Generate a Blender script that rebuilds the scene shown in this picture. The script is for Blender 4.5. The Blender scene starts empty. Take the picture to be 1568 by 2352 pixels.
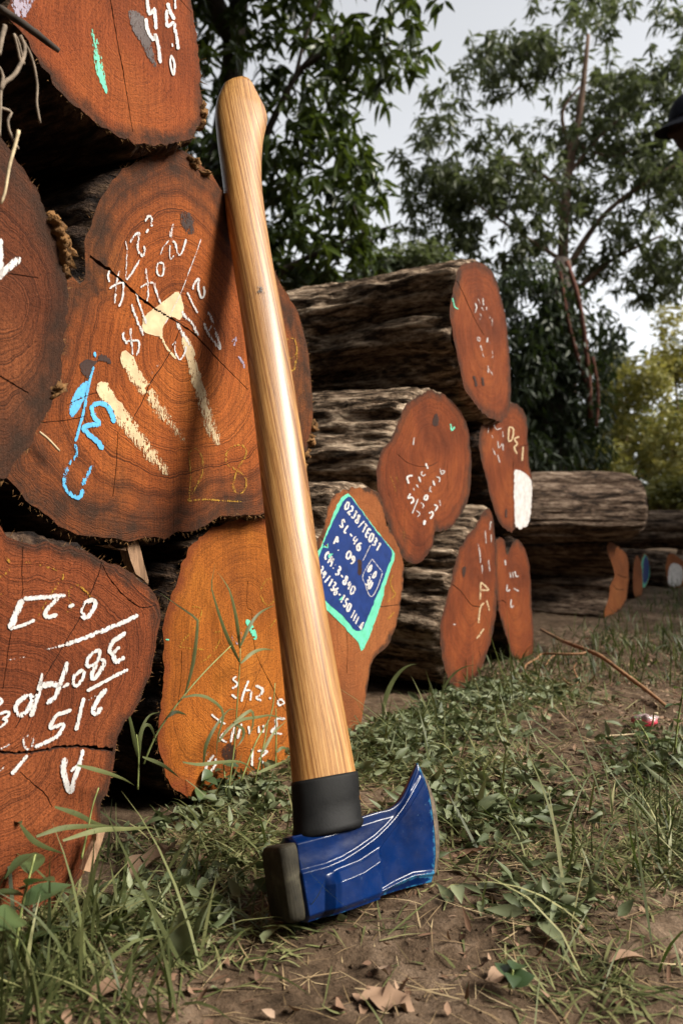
import bpy, math, random
import numpy as np
from mathutils import Matrix, Vector
from mathutils.geometry import delaunay_2d_cdt

# ------------------------------------------------------------------ camera, sky, sun, exposure
FPX, CX, CY, CAMH = 1830.0, 784.0, 1176.0, 0.33        # picture measured on a 1568 x 2352 grid; level camera 0.33 m up
scene = bpy.context.scene
COL = scene.collection
cam_data = bpy.data.cameras.new('camera')
cam = bpy.data.objects.new('camera', cam_data)
COL.objects.link(cam)
cam.location = (0, 0, CAMH)
cam.rotation_euler = (math.radians(90), 0, 0)
cam_data.sensor_fit = 'VERTICAL'
cam_data.sensor_height = 36.0
cam_data.lens = 36.0 * FPX / 2352.0
cam_data.clip_start = 0.02
cam_data.clip_end = 600
cam_data.dof.use_dof = True
cam_data.dof.focus_distance = 0.82
cam_data.dof.aperture_fstop = 8.0
scene.camera = cam
scene.render.resolution_x, scene.render.resolution_y = 682, 1024

SUN_EL, SUN_AZ = math.radians(40), math.radians(-14)   # direction to the sun: from the right, a little behind the camera
sun_dir = Vector((math.cos(SUN_EL) * math.cos(SUN_AZ), math.cos(SUN_EL) * math.sin(SUN_AZ), math.sin(SUN_EL)))
world = bpy.data.worlds.new('World')
scene.world = world
world.use_nodes = True
wn = world.node_tree
wn.nodes.clear()
w_out = wn.nodes.new('ShaderNodeOutputWorld')
w_bg = wn.nodes.new('ShaderNodeBackground')
w_sky = wn.nodes.new('ShaderNodeTexSky')
w_hsv = wn.nodes.new('ShaderNodeHueSaturation')
w_sky.sky_type = 'NISHITA'
w_sky.sun_disc = False
w_sky.sun_elevation = SUN_EL
w_sky.sun_rotation = math.pi / 2 - SUN_AZ
w_sky.air_density = 1.0
w_sky.dust_density = 1.5
w_sky.ozone_density = 1.0
w_hsv.inputs['Saturation'].default_value = 0.12
w_hsv.inputs['Value'].default_value = 1.35
w_bg.inputs['Strength'].default_value = 0.108
wn.links.new(w_sky.outputs[0], w_hsv.inputs['Color'])
wn.links.new(w_hsv.outputs[0], w_bg.inputs['Color'])
wn.links.new(w_bg.outputs[0], w_out.inputs['Surface'])

sun_data = bpy.data.lights.new('sun', 'SUN')
sun_data.energy = 4.7
sun_data.angle = math.radians(22)
sun_data.color = (1.0, 0.93, 0.82)
sun = bpy.data.objects.new('sun', sun_data)
COL.objects.link(sun)
sun.location = sun_dir * 12
sun.rotation_euler = sun_dir.to_track_quat('Z', 'Y').to_euler()

scene.view_settings.view_transform = 'Standard'
scene.view_settings.look = 'None'
scene.view_settings.gamma = 1.0
scene.view_settings.use_curve_mapping = False
scene.view_settings.exposure = 0.80
scene.render.engine = 'CYCLES'
scene.cycles.use_denoising = True
scene.cycles.max_bounces = 6
scene.cycles.transparent_max_bounces = 12

random.seed(11)
rng = np.random.default_rng(11)

# ------------------------------------------------------------------ helpers
def tag(o, label=None, cat=None, group=None, kind=None):
    if label: o['label'] = label
    if cat: o['category'] = cat
    if group: o['group'] = group
    if kind: o['kind'] = kind
    return o

def link(o, parent=None):
    COL.objects.link(o)
    if parent is not None: o.parent = parent
    return o

def empty(name, loc=(0, 0, 0)):
    o = bpy.data.objects.new(name, None)
    o.empty_display_size = 0.05
    o.location = loc
    return link(o)

def mesh_np(name, verts, faces, mats=(), parent=None, smooth=True, attrs=None, midx=None):
    """verts (n,3), faces: (m,k) array or list of index tuples."""
    me = bpy.data.meshes.new(name)
    verts = np.asarray(verts, dtype=np.float64)
    if isinstance(faces, np.ndarray):
        m, k = faces.shape
        me.vertices.add(len(verts)); me.vertices.foreach_set('co', verts.astype(np.float32).ravel())
        me.loops.add(m * k); me.loops.foreach_set('vertex_index', faces.astype(np.int32).ravel())
        me.polygons.add(m)
        me.polygons.foreach_set('loop_start', np.arange(0, m * k, k, dtype=np.int32))
        me.polygons.foreach_set('loop_total', np.full(m, k, dtype=np.int32))
        me.update(calc_edges=True)
    else:
        me.from_pydata([tuple(v) for v in verts], [], [tuple(int(i) for i in f) for f in faces])
    if smooth: me.polygons.foreach_set('use_smooth', np.ones(len(me.polygons), dtype=bool))
    for m_ in mats: me.materials.append(m_)
    if midx is not None: me.polygons.foreach_set('material_index', np.asarray(midx, dtype=np.int32))
    for k_, a in (attrs or {}).items():
        at = me.attributes.new(k_, 'FLOAT', 'POINT')
        at.data.foreach_set('value', np.asarray(a, dtype=np.float32))
    me.validate(); me.update()
    o = bpy.data.objects.new(name, me)
    return link(o, parent)

def grid_faces(nr, nc, closed=False, off=0):
    r = np.arange(nr - 1)[:, None]; c = np.arange(nc if closed else nc - 1)[None, :]
    c2 = (c + 1) % nc
    a = r * nc + c; b = r * nc + c2; d = (r + 1) * nc + c; e = (r + 1) * nc + c2
    return np.stack([a, b, e, d], -1).reshape(-1, 4) + off

_PERM = np.random.default_rng(5).permutation(4096)
_VAL = np.random.default_rng(6).random(4096) * 2 - 1
def vnoise(x, y, z):
    xi, yi, zi = np.floor(x).astype(int), np.floor(y).astype(int), np.floor(z).astype(int)
    xf, yf, zf = x - xi, y - yi, z - zi
    s = lambda t: t * t * t * (t * (t * 6 - 15) + 10)
    u, v, w = s(xf), s(yf), s(zf)
    def h(a, b, c): return _VAL[_PERM[(_PERM[(_PERM[a & 4095] + b) & 4095] + c) & 4095]]
    def L(a, b, t): return a + (b - a) * t
    return L(L(L(h(xi, yi, zi), h(xi + 1, yi, zi), u), L(h(xi, yi + 1, zi), h(xi + 1, yi + 1, zi), u), v),
             L(L(h(xi, yi, zi + 1), h(xi + 1, yi, zi + 1), u), L(h(xi, yi + 1, zi + 1), h(xi + 1, yi + 1, zi + 1), u), v), w)
def fbm(x, y, z, octv=4, gain=0.5):
    a, t = 1.0, 0.0
    for i in range(octv):
        t = t + a * vnoise(x + 17.3 * i, y - 9.1 * i, z + 4.7 * i); x, y, z, a = x * 2.03, y * 2.03, z * 2.03, a * gain
    return t

def catmull(pts, n, closed=False):
    """n points evenly spaced by arc length on a Catmull-Rom curve through pts."""
    P = np.asarray(pts, float)
    m = len(P)
    if m == 2 and not closed:
        t = np.linspace(0, 1, n)[:, None]; return P[0] * (1 - t) + P[1] * t
    idx = range(m) if closed else range(m - 1)
    out = []
    t = np.linspace(0, 1, 16, endpoint=False)[:, None]
    for i in idx:
        if closed: p0, p1, p2, p3 = P[(i - 1) % m], P[i], P[(i + 1) % m], P[(i + 2) % m]
        else: p0, p1, p2, p3 = P[max(i - 1, 0)], P[i], P[i + 1], P[min(i + 2, m - 1)]
        out.append(0.5 * ((2 * p1) + (-p0 + p2) * t + (2 * p0 - 5 * p1 + 4 * p2 - p3) * t ** 2 + (-p0 + 3 * p1 - 3 * p2 + p3) * t ** 3))
    C = np.concatenate(out + [P[:1] if closed else P[-1:]])
    d = np.concatenate([[0], np.cumsum(np.linalg.norm(np.diff(C, axis=0), axis=1))])
    q = np.linspace(0, d[-1], n + 1)[:-1] if closed else np.linspace(0, d[-1], n)
    return np.stack([np.interp(q, d, C[:, k]) for k in range(P.shape[1])], -1)

def tube(name, pts, rad, mat, parent=None, n=8, cap=True, wob=0.0, flat=1.0):
    P = np.asarray(pts, float); m = len(P)
    R = np.broadcast_to(np.asarray(rad, float), (m,)) if np.ndim(rad) < 1 or len(np.atleast_1d(rad)) in (1, m) else np.interp(np.linspace(0, 1, m), np.linspace(0, 1, len(rad)), rad)
    T = np.gradient(P, axis=0); T /= np.linalg.norm(T, axis=1)[:, None] + 1e-12
    up = np.array([0.3, 0.9, 0.31]); V = []
    N0 = np.cross(T[0], up); N0 /= np.linalg.norm(N0)
    for i in range(m):
        N0 = N0 - T[i] * np.dot(N0, T[i]); N0 /= np.linalg.norm(N0); B = np.cross(T[i], N0)
        a = np.arange(n) / n * 2 * np.pi
        r = R[i] * (1 + wob * rng.uniform(-1, 1, n))
        V.append(P[i] + (np.cos(a) * r)[:, None] * N0 + (np.sin(a) * r * flat)[:, None] * B)
    V = np.concatenate(V); F = [tuple(f) for f in grid_faces(m, n, True)]
    if cap: F += [tuple(range(n))[::-1], tuple(range((m - 1) * n, m * n))]
    return mesh_np(name, V, F, [mat], parent)

def in_poly(px, py, poly):
    poly = np.asarray(poly); x, y = poly[:, 0], poly[:, 1]; x2, y2 = np.roll(x, -1), np.roll(y, -1)
    px = np.asarray(px)[:, None]; py = np.asarray(py)[:, None]
    c = ((y > py) != (y2 > py)) & (px < (x2 - x) * (py - y) / (y2 - y + 1e-15) + x)
    return (c.sum(1) % 2) == 1

def seg_dist(p, poly):
    p = np.asarray(p)[:, None]; a = np.asarray(poly)[:-1][None]; b = np.asarray(poly)[1:][None]
    t = np.clip(((p - a) * (b - a)).sum(-1) / (((b - a) ** 2).sum(-1) + 1e-15), 0, 1)
    return np.linalg.norm(p - (a + (b - a) * t[..., None]), axis=-1).min(1)

# picture measures -> metres.  Each sheet of measurements has its own origin and scale on the 1568 x 2352 grid
SHEETS = {'F': (0, 0, 1.0)}
for k_, (ox, oy, sc) in {'Z1': (0, 0, .3827), 'Z2': (0, 400, .5102), 'Z3': (0, 1250, .5102), 'Z4': (600, 600, .4889), 'Z6': (500, 1850, .4464),
        'R1': (230, 500, .23597), 'R2': (130, 820, .36352), 'R3': (0, 1320, .26786), 'R4': (0, 1700, .20408), 'R5': (400, 1280, .28912),
        'R6': (770, 1200, .22957), 'R7': (940, 970, .19132), 'S1': (1100, 640, .17857), 'S2': (1080, 1000, .306), 'S3': (0, 0, .27228),
        'S4': (0, 300, .3913), 'S5': (1300, 1150, .25957), 'S6': (0, 1900, .44643), 'S8': (1300, 1560, .25957)}.items():
    SHEETS[k_] = (ox / 1.0887, oy / 1.0887, sc / 1.0887)
def toF(pts, sh='F'):
    ox, oy, s = SHEETS[sh]; return np.asarray(pts, float) * s + np.array([ox, oy])
def ray(p):
    p = np.asarray(p, float); return np.stack([(p[..., 0] - CX) / FPX, np.ones(p.shape[:-1]), (CY - p[..., 1]) / FPX], -1)
EYE = np.array([0, 0, CAMH])
def on_plane(p, point, normal):
    d = ray(p); point = np.asarray(point, float); normal = np.asarray(normal, float)
    t = ((point - EYE) @ normal) / (d @ normal)
    return EYE + d * t[..., None]
def at_depth(p, y):
    return EYE + ray(p) * np.asarray(y, float)[..., None] if np.ndim(y) else EYE + ray(p) * y
def at_height(p, z):
    d = ray(p); t = (z - CAMH) / d[..., 2]; return EYE + d * t[..., None]
def to_px(P):
    P = np.asarray(P, float); return CX + P[..., 0] / P[..., 1] * FPX, CY - (P[..., 2] - CAMH) / P[..., 1] * FPX

# ------------------------------------------------------------------ materials
def new_mat(name):
    m = bpy.data.materials.new(name); m.use_nodes = True
    nt = m.node_tree; nt.nodes.clear()
    return m, nt
def nd(nt, typ, ins=None, **props):
    n = nt.nodes.new(typ)
    for k, v in props.items(): setattr(n, k, v)
    for k, v in (ins or {}).items():
        s = n.inputs[k]
        if isinstance(v, bpy.types.NodeSocket): nt.links.new(v, s)
        else: s.default_value = v
    return n
def ramp(nt, fac, stops, interp='LINEAR'):
    n = nt.nodes.new('ShaderNodeValToRGB'); cr = n.color_ramp; cr.interpolation = interp
    while len(cr.elements) < len(stops): cr.elements.new(0.5)
    for e, (p, c) in zip(cr.elements, stops):
        e.position = p; e.color = (*c, 1) if len(c) == 3 else c
    nt.links.new(fac, n.inputs['Fac']); return n.outputs['Color']
def mth(nt, op, a, b=0.0, clamp=False):
    n = nd(nt, 'ShaderNodeMath', {0: a, 1: b}, operation=op); n.use_clamp = clamp; return n.outputs[0]
def mixc(nt, f, a, b, mode='MIX'):
    n = nt.nodes.new('ShaderNodeMix'); n.data_type = 'RGBA'; n.blend_type = mode
    for k, v in ((0, f), (6, a), (7, b)):
        if isinstance(v, bpy.types.NodeSocket): nt.links.new(v, n.inputs[k])
        else: n.inputs[k].default_value = (*v, 1) if isinstance(v, tuple) and len(v) == 3 else v
    return n.outputs[2]
def noise(nt, vec, scale, detail=4, rough=0.55, dist=0.0, dim='3D'):
    n = nd(nt, 'ShaderNodeTexNoise', {'Scale': scale, 'Detail': detail, 'Roughness': rough, 'Distortion': dist}, noise_dimensions=dim)
    if vec is not None: nt.links.new(vec, n.inputs['W' if dim == '1D' else 'Vector'])
    return n.outputs['Fac']
def objco(nt, scale=(1, 1, 1), rot=(0, 0, 0)):
    t = nt.nodes.new('ShaderNodeTexCoord')
    mp = nd(nt, 'ShaderNodeMapping', {'Vector': t.outputs['Object'], 'Scale': scale, 'Rotation': rot}); return mp.outputs[0]
def attr(nt, name): return nd(nt, 'ShaderNodeAttribute', attribute_name=name).outputs['Fac']
def finish(nt, color, rough=0.8, bump=None, bs=0.3, bd=0.002, spec=0.3, metal=0.0, coat=0.0, coat_rough=0.1, extra=None):
    b = nd(nt, 'ShaderNodeBsdfPrincipled', {'Metallic': metal, 'Specular IOR Level': spec, 'Coat Weight': coat, 'Coat Roughness': coat_rough})
    for k, v in (('Base Color', color), ('Roughness', rough)):
        if isinstance(v, bpy.types.NodeSocket): nt.links.new(v, b.inputs[k])
        else: b.inputs[k].default_value = (*v, 1) if isinstance(v, tuple) else v
    if bump is not None:
        bn = nd(nt, 'ShaderNodeBump', {'Height': bump, 'Strength': bs, 'Distance': bd}); nt.links.new(bn.outputs[0], b.inputs['Normal'])
    o = nt.nodes.new('ShaderNodeOutputMaterial'); sh = b.outputs[0]
    if extra: sh = extra(b.outputs[0])
    nt.links.new(sh, o.inputs['Surface']); return b

def mat_cut_wood(name, dark, mid, light, edge_col=(0.028, 0.016, 0.010), edge0=0.80, ring_amt=0.8, rot=0.4):
    m, nt = new_mat(name)
    oc = objco(nt)
    big = noise(nt, oc, 7, 3)
    med = noise(nt, oc, 38, 5, 0.6)
    ring = attr(nt, 'ring')
    warp = mth(nt, 'MULTIPLY', mth(nt, 'SUBTRACT', noise(nt, oc, 16, 3), 0.5), 0.022)
    rw = mth(nt, 'ADD', ring, warp)
    rfine = noise(nt, rw, 640, 3, 0.8, dim='1D')
    rwide = noise(nt, rw, 90, 2, 0.6, dim='1D')
    saw = noise(nt, objco(nt, (330, 16, 60), (0, 0, rot)), 1.0, 3, 0.65)
    fib = noise(nt, objco(nt, (430, 430, 300)), 1.0, 3, 0.8)
    col = ramp(nt, big, [(0.28, dark), (0.5, mid), (0.74, light)])
    rr = ramp(nt, mth(nt, 'ADD', mth(nt, 'MULTIPLY', rfine, 0.62), mth(nt, 'MULTIPLY', rwide, 0.38)), [(0.38, (0.16, 0.13, 0.11)), (0.48, (0.90, 0.88, 0.86)), (0.62, (1.2, 1.18, 1.12))])
    col = mixc(nt, ring_amt, col, rr, 'MULTIPLY')
    col = mixc(nt, 0.38, col, ramp(nt, saw, [(0.36, (0.42, 0.38, 0.36)), (0.6, (1.08, 1.08, 1.08))]), 'MULTIPLY')
    col = mixc(nt, 0.7, col, ramp(nt, fib, [(0.34, (0.22, 0.18, 0.16)), (0.48, (0.95, 0.95, 0.95)), (0.70, (1.25, 1.22, 1.16))]), 'MULTIPLY')
    # pale crumbs of sawdust
    crumbs = ramp(nt, noise(nt, oc, 420, 2, 0.6), [(0.735, (0, 0, 0)), (0.77, (1, 1, 1))])
    col = mixc(nt, mth(nt, 'MULTIPLY', crumbs, 0.55), col, (0.42, 0.22, 0.11))
    # weathered, sooty sapwood towards the bark
    e = mth(nt, 'ADD', attr(nt, 'edge'), mth(nt, 'MULTIPLY', mth(nt, 'SUBTRACT', mth(nt, 'ADD', mth(nt, 'MULTIPLY', big, 0.7), mth(nt, 'MULTIPLY', med, 0.3)), 0.5), 0.75))
    ef = ramp(nt, e, [(edge0, (0, 0, 0)), (edge0 + 0.30, (0.92, 0.92, 0.92))])
    ef2 = mth(nt, 'MULTIPLY', ef, ramp(nt, med, [(0.3, (0.55, 0.55, 0.55)), (0.62, (1, 1, 1))]))
    col = mixc(nt, ef2, col, edge_col)
    h = mth(nt, 'ADD', mth(nt, 'MULTIPLY', rfine, 0.55), mth(nt, 'ADD', mth(nt, 'MULTIPLY', fib, 0.8), mth(nt, 'MULTIPLY', saw, 0.5)))
    finish(nt, col, 0.82, h, 0.75, 0.0028, 0.18)
    return m

def mat_bark(name, c0=(0.035, 0.024, 0.016), c1=(0.23, 0.165, 0.115), c2=(0.60, 0.48, 0.36), s=1.0):
    m, nt = new_mat(name)
    a = noise(nt, objco(nt, (48 * s, 48 * s, 9 * s)), 1.0, 6, 0.68, 0.9)
    b = noise(nt, objco(nt, (150 * s, 150 * s, 55 * s)), 1.0, 4, 0.65)
    g = noise(nt, objco(nt), 9, 4, 0.6)
    vo_ = nd(nt, 'ShaderNodeTexVoronoi', {'Vector': objco(nt, (40 * s, 40 * s, 6 * s)), 'Scale': 1.0, 'Randomness': 1.0}, feature='DISTANCE_TO_EDGE').outputs['Distance']
    vr = ramp(nt, vo_, [(0.0, (0.25, 0.25, 0.25)), (0.16, (1, 1, 1))])
    f = mth(nt, 'MULTIPLY', mth(nt, 'ADD', mth(nt, 'MULTIPLY', a, 0.60), mth(nt, 'MULTIPLY', b, 0.40)), mth(nt, 'ADD', 0.80, mth(nt, 'MULTIPLY', vr, 0.22)))
    col = ramp(nt, f, [(0.40, c0), (0.49, c1), (0.60, c2)])
    col = mixc(nt, 0.75, col, ramp(nt, g, [(0.3, (0.45, 0.40, 0.36)), (0.52, (0.9, 0.85, 0.8)), (0.7, (1.25, 1.2, 1.15))]), 'MULTIPLY')
    finish(nt, col, 0.9, f, 1.0, 0.02, 0.15)
    return m

def mat_paint(name, col, thr=0.5, rough=0.6, glow=0.12):
    """brushed-on paint: vertex attribute 'wear' (0 full .. 1 gone) breaks it up along the wood fibres."""
    m, nt = new_mat(name)
    n1 = noise(nt, objco(nt, (520, 160, 300), (0, 0, 0.5)), 1.0, 4, 0.7)
    n2 = noise(nt, objco(nt), 900, 2, 0.6)
    n3 = noise(nt, objco(nt), 60, 3, 0.6)
    nn = mth(nt, 'ADD', mth(nt, 'MULTIPLY', n1, 0.55), mth(nt, 'ADD', mth(nt, 'MULTIPLY', n2, 0.25), mth(nt, 'MULTIPLY', n3, 0.2)))
    w = attr(nt, 'wear')
    a = mth(nt, 'MULTIPLY', mth(nt, 'SUBTRACT', nn, mth(nt, 'ADD', 0.33, mth(nt, 'MULTIPLY', w, 0.34))), 26.0, True)
    c = mixc(nt, ramp(nt, n3, [(0.35, (0, 0, 0)), (0.7, (0.9, 0.9, 0.9))]), col, tuple(x * 0.62 for x in col))
    def ex(sh):
        tr = nt.nodes.new('ShaderNodeBsdfTransparent')
        mx = nt.nodes.new('ShaderNodeMixShader')
        nt.links.new(a, mx.inputs[0]); nt.links.new(tr.outputs[0], mx.inputs[1]); nt.links.new(sh, mx.inputs[2]); return mx.outputs[0]
    finish(nt, c, rough, n2, 0.3, 0.0006, 0.3, extra=ex)
    return m

def mat_plain(name, col, rough=0.7, var=0.35, scale=40, spec=0.3, bs=0.3, bd=0.002, stretch=(1, 1, 1), **kw):
    m, nt = new_mat(name)
    n = noise(nt, objco(nt, stretch), scale, 5, 0.6)
    lo = tuple(c * (1 - var) for c in col); hi = tuple(min(1, c * (1 + var)) for c in col)
    finish(nt, ramp(nt, n, [(0.3, lo), (0.7, hi)]), rough, n, bs, bd, spec, **kw); return m

def mat_leaf(name, cols, rough=0.45, trans=0.25, spec=0.4, tcol=(0.10, 0.16, 0.02)):
    m, nt = new_mat(name)
    t = attr(nt, 'tint'); n = noise(nt, objco(nt), 60, 3)
    f = mth(nt, 'ADD', mth(nt, 'MULTIPLY', t, 0.8), mth(nt, 'MULTIPLY', n, 0.2))
    k = len(cols)
    col = ramp(nt, f, [(i / (k - 1) if k > 1 else 0, c) for i, c in enumerate(cols)])
    def ex(sh):
        tr = nd(nt, 'ShaderNodeBsdfTranslucent')
        nt.links.new(mixc(nt, 0.5, col, tcol), tr.inputs['Color'])
        mx = nd(nt, 'ShaderNodeMixShader', {0: trans}); nt.links.new(sh, mx.inputs[1]); nt.links.new(tr.outputs[0], mx.inputs[2]); return mx.outputs[0]
    finish(nt, col, rough, None, spec=spec, extra=ex); return m

M = {}
M['wood_red'] = mat_cut_wood('cut_wood_red', (0.120, 0.026, 0.007), (0.25, 0.058, 0.014), (0.33, 0.090, 0.020), edge0=0.88, ring_amt=0.30, rot=0.35)
M['wood_brown'] = mat_cut_wood('cut_wood_brown', (0.150, 0.036, 0.008), (0.31, 0.080, 0.016), (0.43, 0.130, 0.024), edge0=0.62, ring_amt=0.75, rot=0.9)
M['wood_left'] = mat_cut_wood('cut_wood_left', (0.070, 0.020, 0.008), (0.140, 0.040, 0.014), (0.21, 0.066, 0.022), edge0=0.55, ring_amt=0.85, rot=0.1)  # brown wood, albedo lowered further to mimic shade at the left edge
M['wood_plum'] = mat_cut_wood('cut_wood_plum', (0.100, 0.025, 0.009), (0.190, 0.048, 0.015), (0.26, 0.074, 0.022), edge0=0.92, ring_amt=0.72, rot=1.2)
M['wood_orange'] = mat_cut_wood('cut_wood_orange', (0.180, 0.048, 0.008), (0.335, 0.098, 0.012), (0.44, 0.150, 0.019), edge_col=(0.16, 0.035, 0.010), edge0=0.86, ring_amt=0.42, rot=1.5)
M['wood_pale'] = mat_cut_wood('cut_wood_pale', (0.17, 0.055, 0.018), (0.28, 0.088, 0.026), (0.36, 0.13, 0.04), edge0=0.95, ring_amt=0.25)
M['wood_dull'] = mat_cut_wood('cut_wood_dull', (0.080, 0.017, 0.005), (0.190, 0.044, 0.011), (0.275, 0.072, 0.016), edge0=0.84, ring_amt=0.55, rot=0.5)
M['crack'] = mat_plain('crack_wood', (0.035, 0.013, 0.007), 0.95, 0.4, 200)
M['bark'] = mat_bark('bark_grey_brown')
M['bark_dark'] = mat_bark('bark_dark', (0.010, 0.007, 0.006), (0.045, 0.028, 0.020), (0.13, 0.085, 0.055))
M['bark_far'] = mat_bark('bark_far', (0.035, 0.025, 0.019), (0.17, 0.118, 0.086), (0.40, 0.31, 0.235), 0.7)
M['bark_flake'] = mat_plain('bark_flake', (0.17, 0.085, 0.030), 0.95, 0.6, 90, bs=0.8, bd=0.01)
M['stain_or_hole'] = mat_paint('dark_stain_or_hole', (0.042, 0.019, 0.013), rough=0.4)
M['white'] = mat_paint('white_paint', (0.62, 0.59, 0.57))
M['cream'] = mat_paint('cream_paint', (0.62, 0.46, 0.27))
M['sky_blue'] = mat_paint('light_blue_paint', (0.10, 0.42, 0.72))
M['yellow'] = mat_paint('yellow_crayon', (0.42, 0.22, 0.02))
M['green'] = mat_paint('mint_paint', (0.13, 0.58, 0.38))
M['navy'] = mat_paint('navy_paint', (0.012, 0.035, 0.16), rough=0.4)
M['lilac'] = mat_paint('lilac_smudge', (0.30, 0.25, 0.32))
# ------------------------------------------------------------------ ground
def ground_z(x, y):
    x = np.asarray(x, float); y = np.asarray(y, float); o = np.zeros_like(x)
    z = 0.010 * fbm(x * 3, y * 3, o, 3) + 0.005 * fbm(x * 14, y * 14, o + 3, 3)
    z = z + 0.0028 * np.abs(fbm(x * 55, y * 55, o + 7, 3)) - 0.004
    far = np.clip((np.hypot(x, y) - 6) / 30, 0, 1)
    return z * (1 - far)
def axis_samples(lo, hi, step, far, growth=1.22):
    a = list(np.arange(lo, hi, step)); s = step
    while a[-1] < far: s *= growth; a.append(a[-1] + s)
    s = step; b = [lo]
    while b[-1] > -far: s *= growth; b.append(b[-1] - s)
    return np.array(b[::-1][:-1] + a)
gx = axis_samples(-0.75, 1.25, 0.0065, 260); gy = axis_samples(0.42, 2.2, 0.0065, 260)
GX, GY = np.meshgrid(gx, gy)
gv = np.stack([GX.ravel(), GY.ravel(), ground_z(GX.ravel(), GY.ravel())], -1)
m, nt = new_mat('dirt')
oc = objco(nt)
n1 = noise(nt, oc, 5, 5, 0.6); n2 = noise(nt, oc, 45, 6, 0.65); n3 = noise(nt, oc, 320, 4, 0.7)
dcol = ramp(nt, mth(nt, 'ADD', mth(nt, 'MULTIPLY', n1, 0.5), mth(nt, 'MULTIPLY', n2, 0.5)), [(0.36, (0.026, 0.017, 0.010)), (0.5, (0.090, 0.060, 0.038)), (0.68, (0.21, 0.15, 0.105))])
dcol = mixc(nt, 0.7, dcol, ramp(nt, n3, [(0.3, (0.45, 0.42, 0.40)), (0.5, (1, 1, 1)), (0.72, (1.5, 1.45, 1.4))]), 'MULTIPLY')
finish(nt, dcol, 0.95, mth(nt, 'ADD', mth(nt, 'MULTIPLY', n3, 0.5), n2), 0.7, 0.006, 0.12)
M['dirt'] = m
ground = mesh_np('ground', gv, grid_faces(len(gy), len(gx)), [M['dirt']])
tag(ground, 'brown trodden earth of the timber yard', 'ground', kind='structure')

# ------------------------------------------------------------------ logs
def stroke_font():
    G = {}
    G['0'] = [[(.5, 1), (.12, .75), (.1, .3), (.45, 0), (.85, .25), (.85, .75), (.5, 1)]]
    G['1'] = [[(.3, .8), (.55, 1), (.5, 0)]]
    G['2'] = [[(.1, .75), (.45, 1), (.8, .75), (.5, .35), (.1, .02), (.5, .08), (.9, .02)]]
    G['3'] = [[(.1, .9), (.5, 1), (.75, .78), (.4, .55), (.8, .35), (.6, .05), (.1, .05)]]
    G['4'] = [[(.3, 1), (.1, .45), (.85, .45)], [(.7, .9), (.62, 0)]]
    G['5'] = [[(.85, 1), (.25, .98), (.2, .6), (.7, .55), (.8, .2), (.45, 0), (.1, .1)]]
    G['6'] = [[(.7, 1), (.25, .6), (.15, .2), (.5, 0), (.85, .25), (.55, .5), (.2, .3)]]
    G['8'] = [[(.75, .85), (.4, 1), (.2, .78), (.75, .35), (.6, .02), (.25, .05), (.15, .3), (.7, .7), (.75, .85)]]
    G['9'] = [[(.8, .75), (.5, 1), (.15, .75), (.4, .5), (.8, .7), (.75, .3), (.4, 0)]]
    G['S'] = [[(.85, .9), (.5, 1), (.15, .78), (.5, .5), (.8, .25), (.5, 0), (.1, .1)]]
    G['L'] = [[(.4, 1), (.2, .3), (.3, .02), (.75, .15)]]
    G['J'] = [[(.2, .98), (.9, 1)], [(.6, 1), (.55, .2), (.3, 0), (.05, .15)]]
    G['T'] = [[(.05, .95), (.95, 1)], [(.5, .97), (.45, 0)]]
    G['E'] = [[(.85, 1), (.2, .97), (.15, .03), (.85, 0)], [(.2, .5), (.7, .52)]]
    G['P'] = [[(.2, 0), (.25, 1), (.75, .9), (.8, .6), (.25, .48)]]
    G['C'] = [[(.85, .9), (.4, 1), (.1, .6), (.2, .15), (.7, .05)]]
    G['M'] = [[(.05, 0), (.2, 1), (.5, .4), (.8, 1), (.95, 0)]]
    G['D'] = [[(.2, 1), (.15, 0), (.6, .1), (.85, .5), (.6, .92), (.2, 1)]]
    G['I'] = [[(.5, 1), (.5, 0)], [(.2, 1), (.8, 1)], [(.2, 0), (.8, 0)]]
    G['A'] = [[(.05, 0), (.5, 1), (.9, 0)], [(.2, .4), (.75, .4)]]
    G['U'] = [[(.15, 1), (.15, .2), (.5, 0), (.8, .3), (.8, 1)]]
    G['-'] = [[(.2, .5), (.8, .5)]]
    G['/'] = [[(.8, 1.1), (.2, -.1)]]
    G['.'] = [[(.4, .08), (.55, .02)]]
    G[':'] = [[(.4, .2), (.55, .15)], [(.45, .7), (.55, .65)]]
    G[' '] = []
    return G
FONT = stroke_font()
def text_strokes(txt, start, right, up, width, jit=0.06):
    """hand lettering: strokes on the same sheet as start/right/up (right = advance of one glyph)."""
    out = []; s = np.array(start, float); r = np.array(right, float); u = np.array(up, float)
    for ch in txt:
        for st in FONT[ch]:
            q = np.array(st) + np.array([[random.uniform(-jit, jit), random.uniform(-jit, jit)] for _ in st])
            out.append((width, [tuple(s + r * a * 0.8 + u * b) for a, b in q]))
        s = s + r * random.uniform(0.94, 1.06)
    return out

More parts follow.
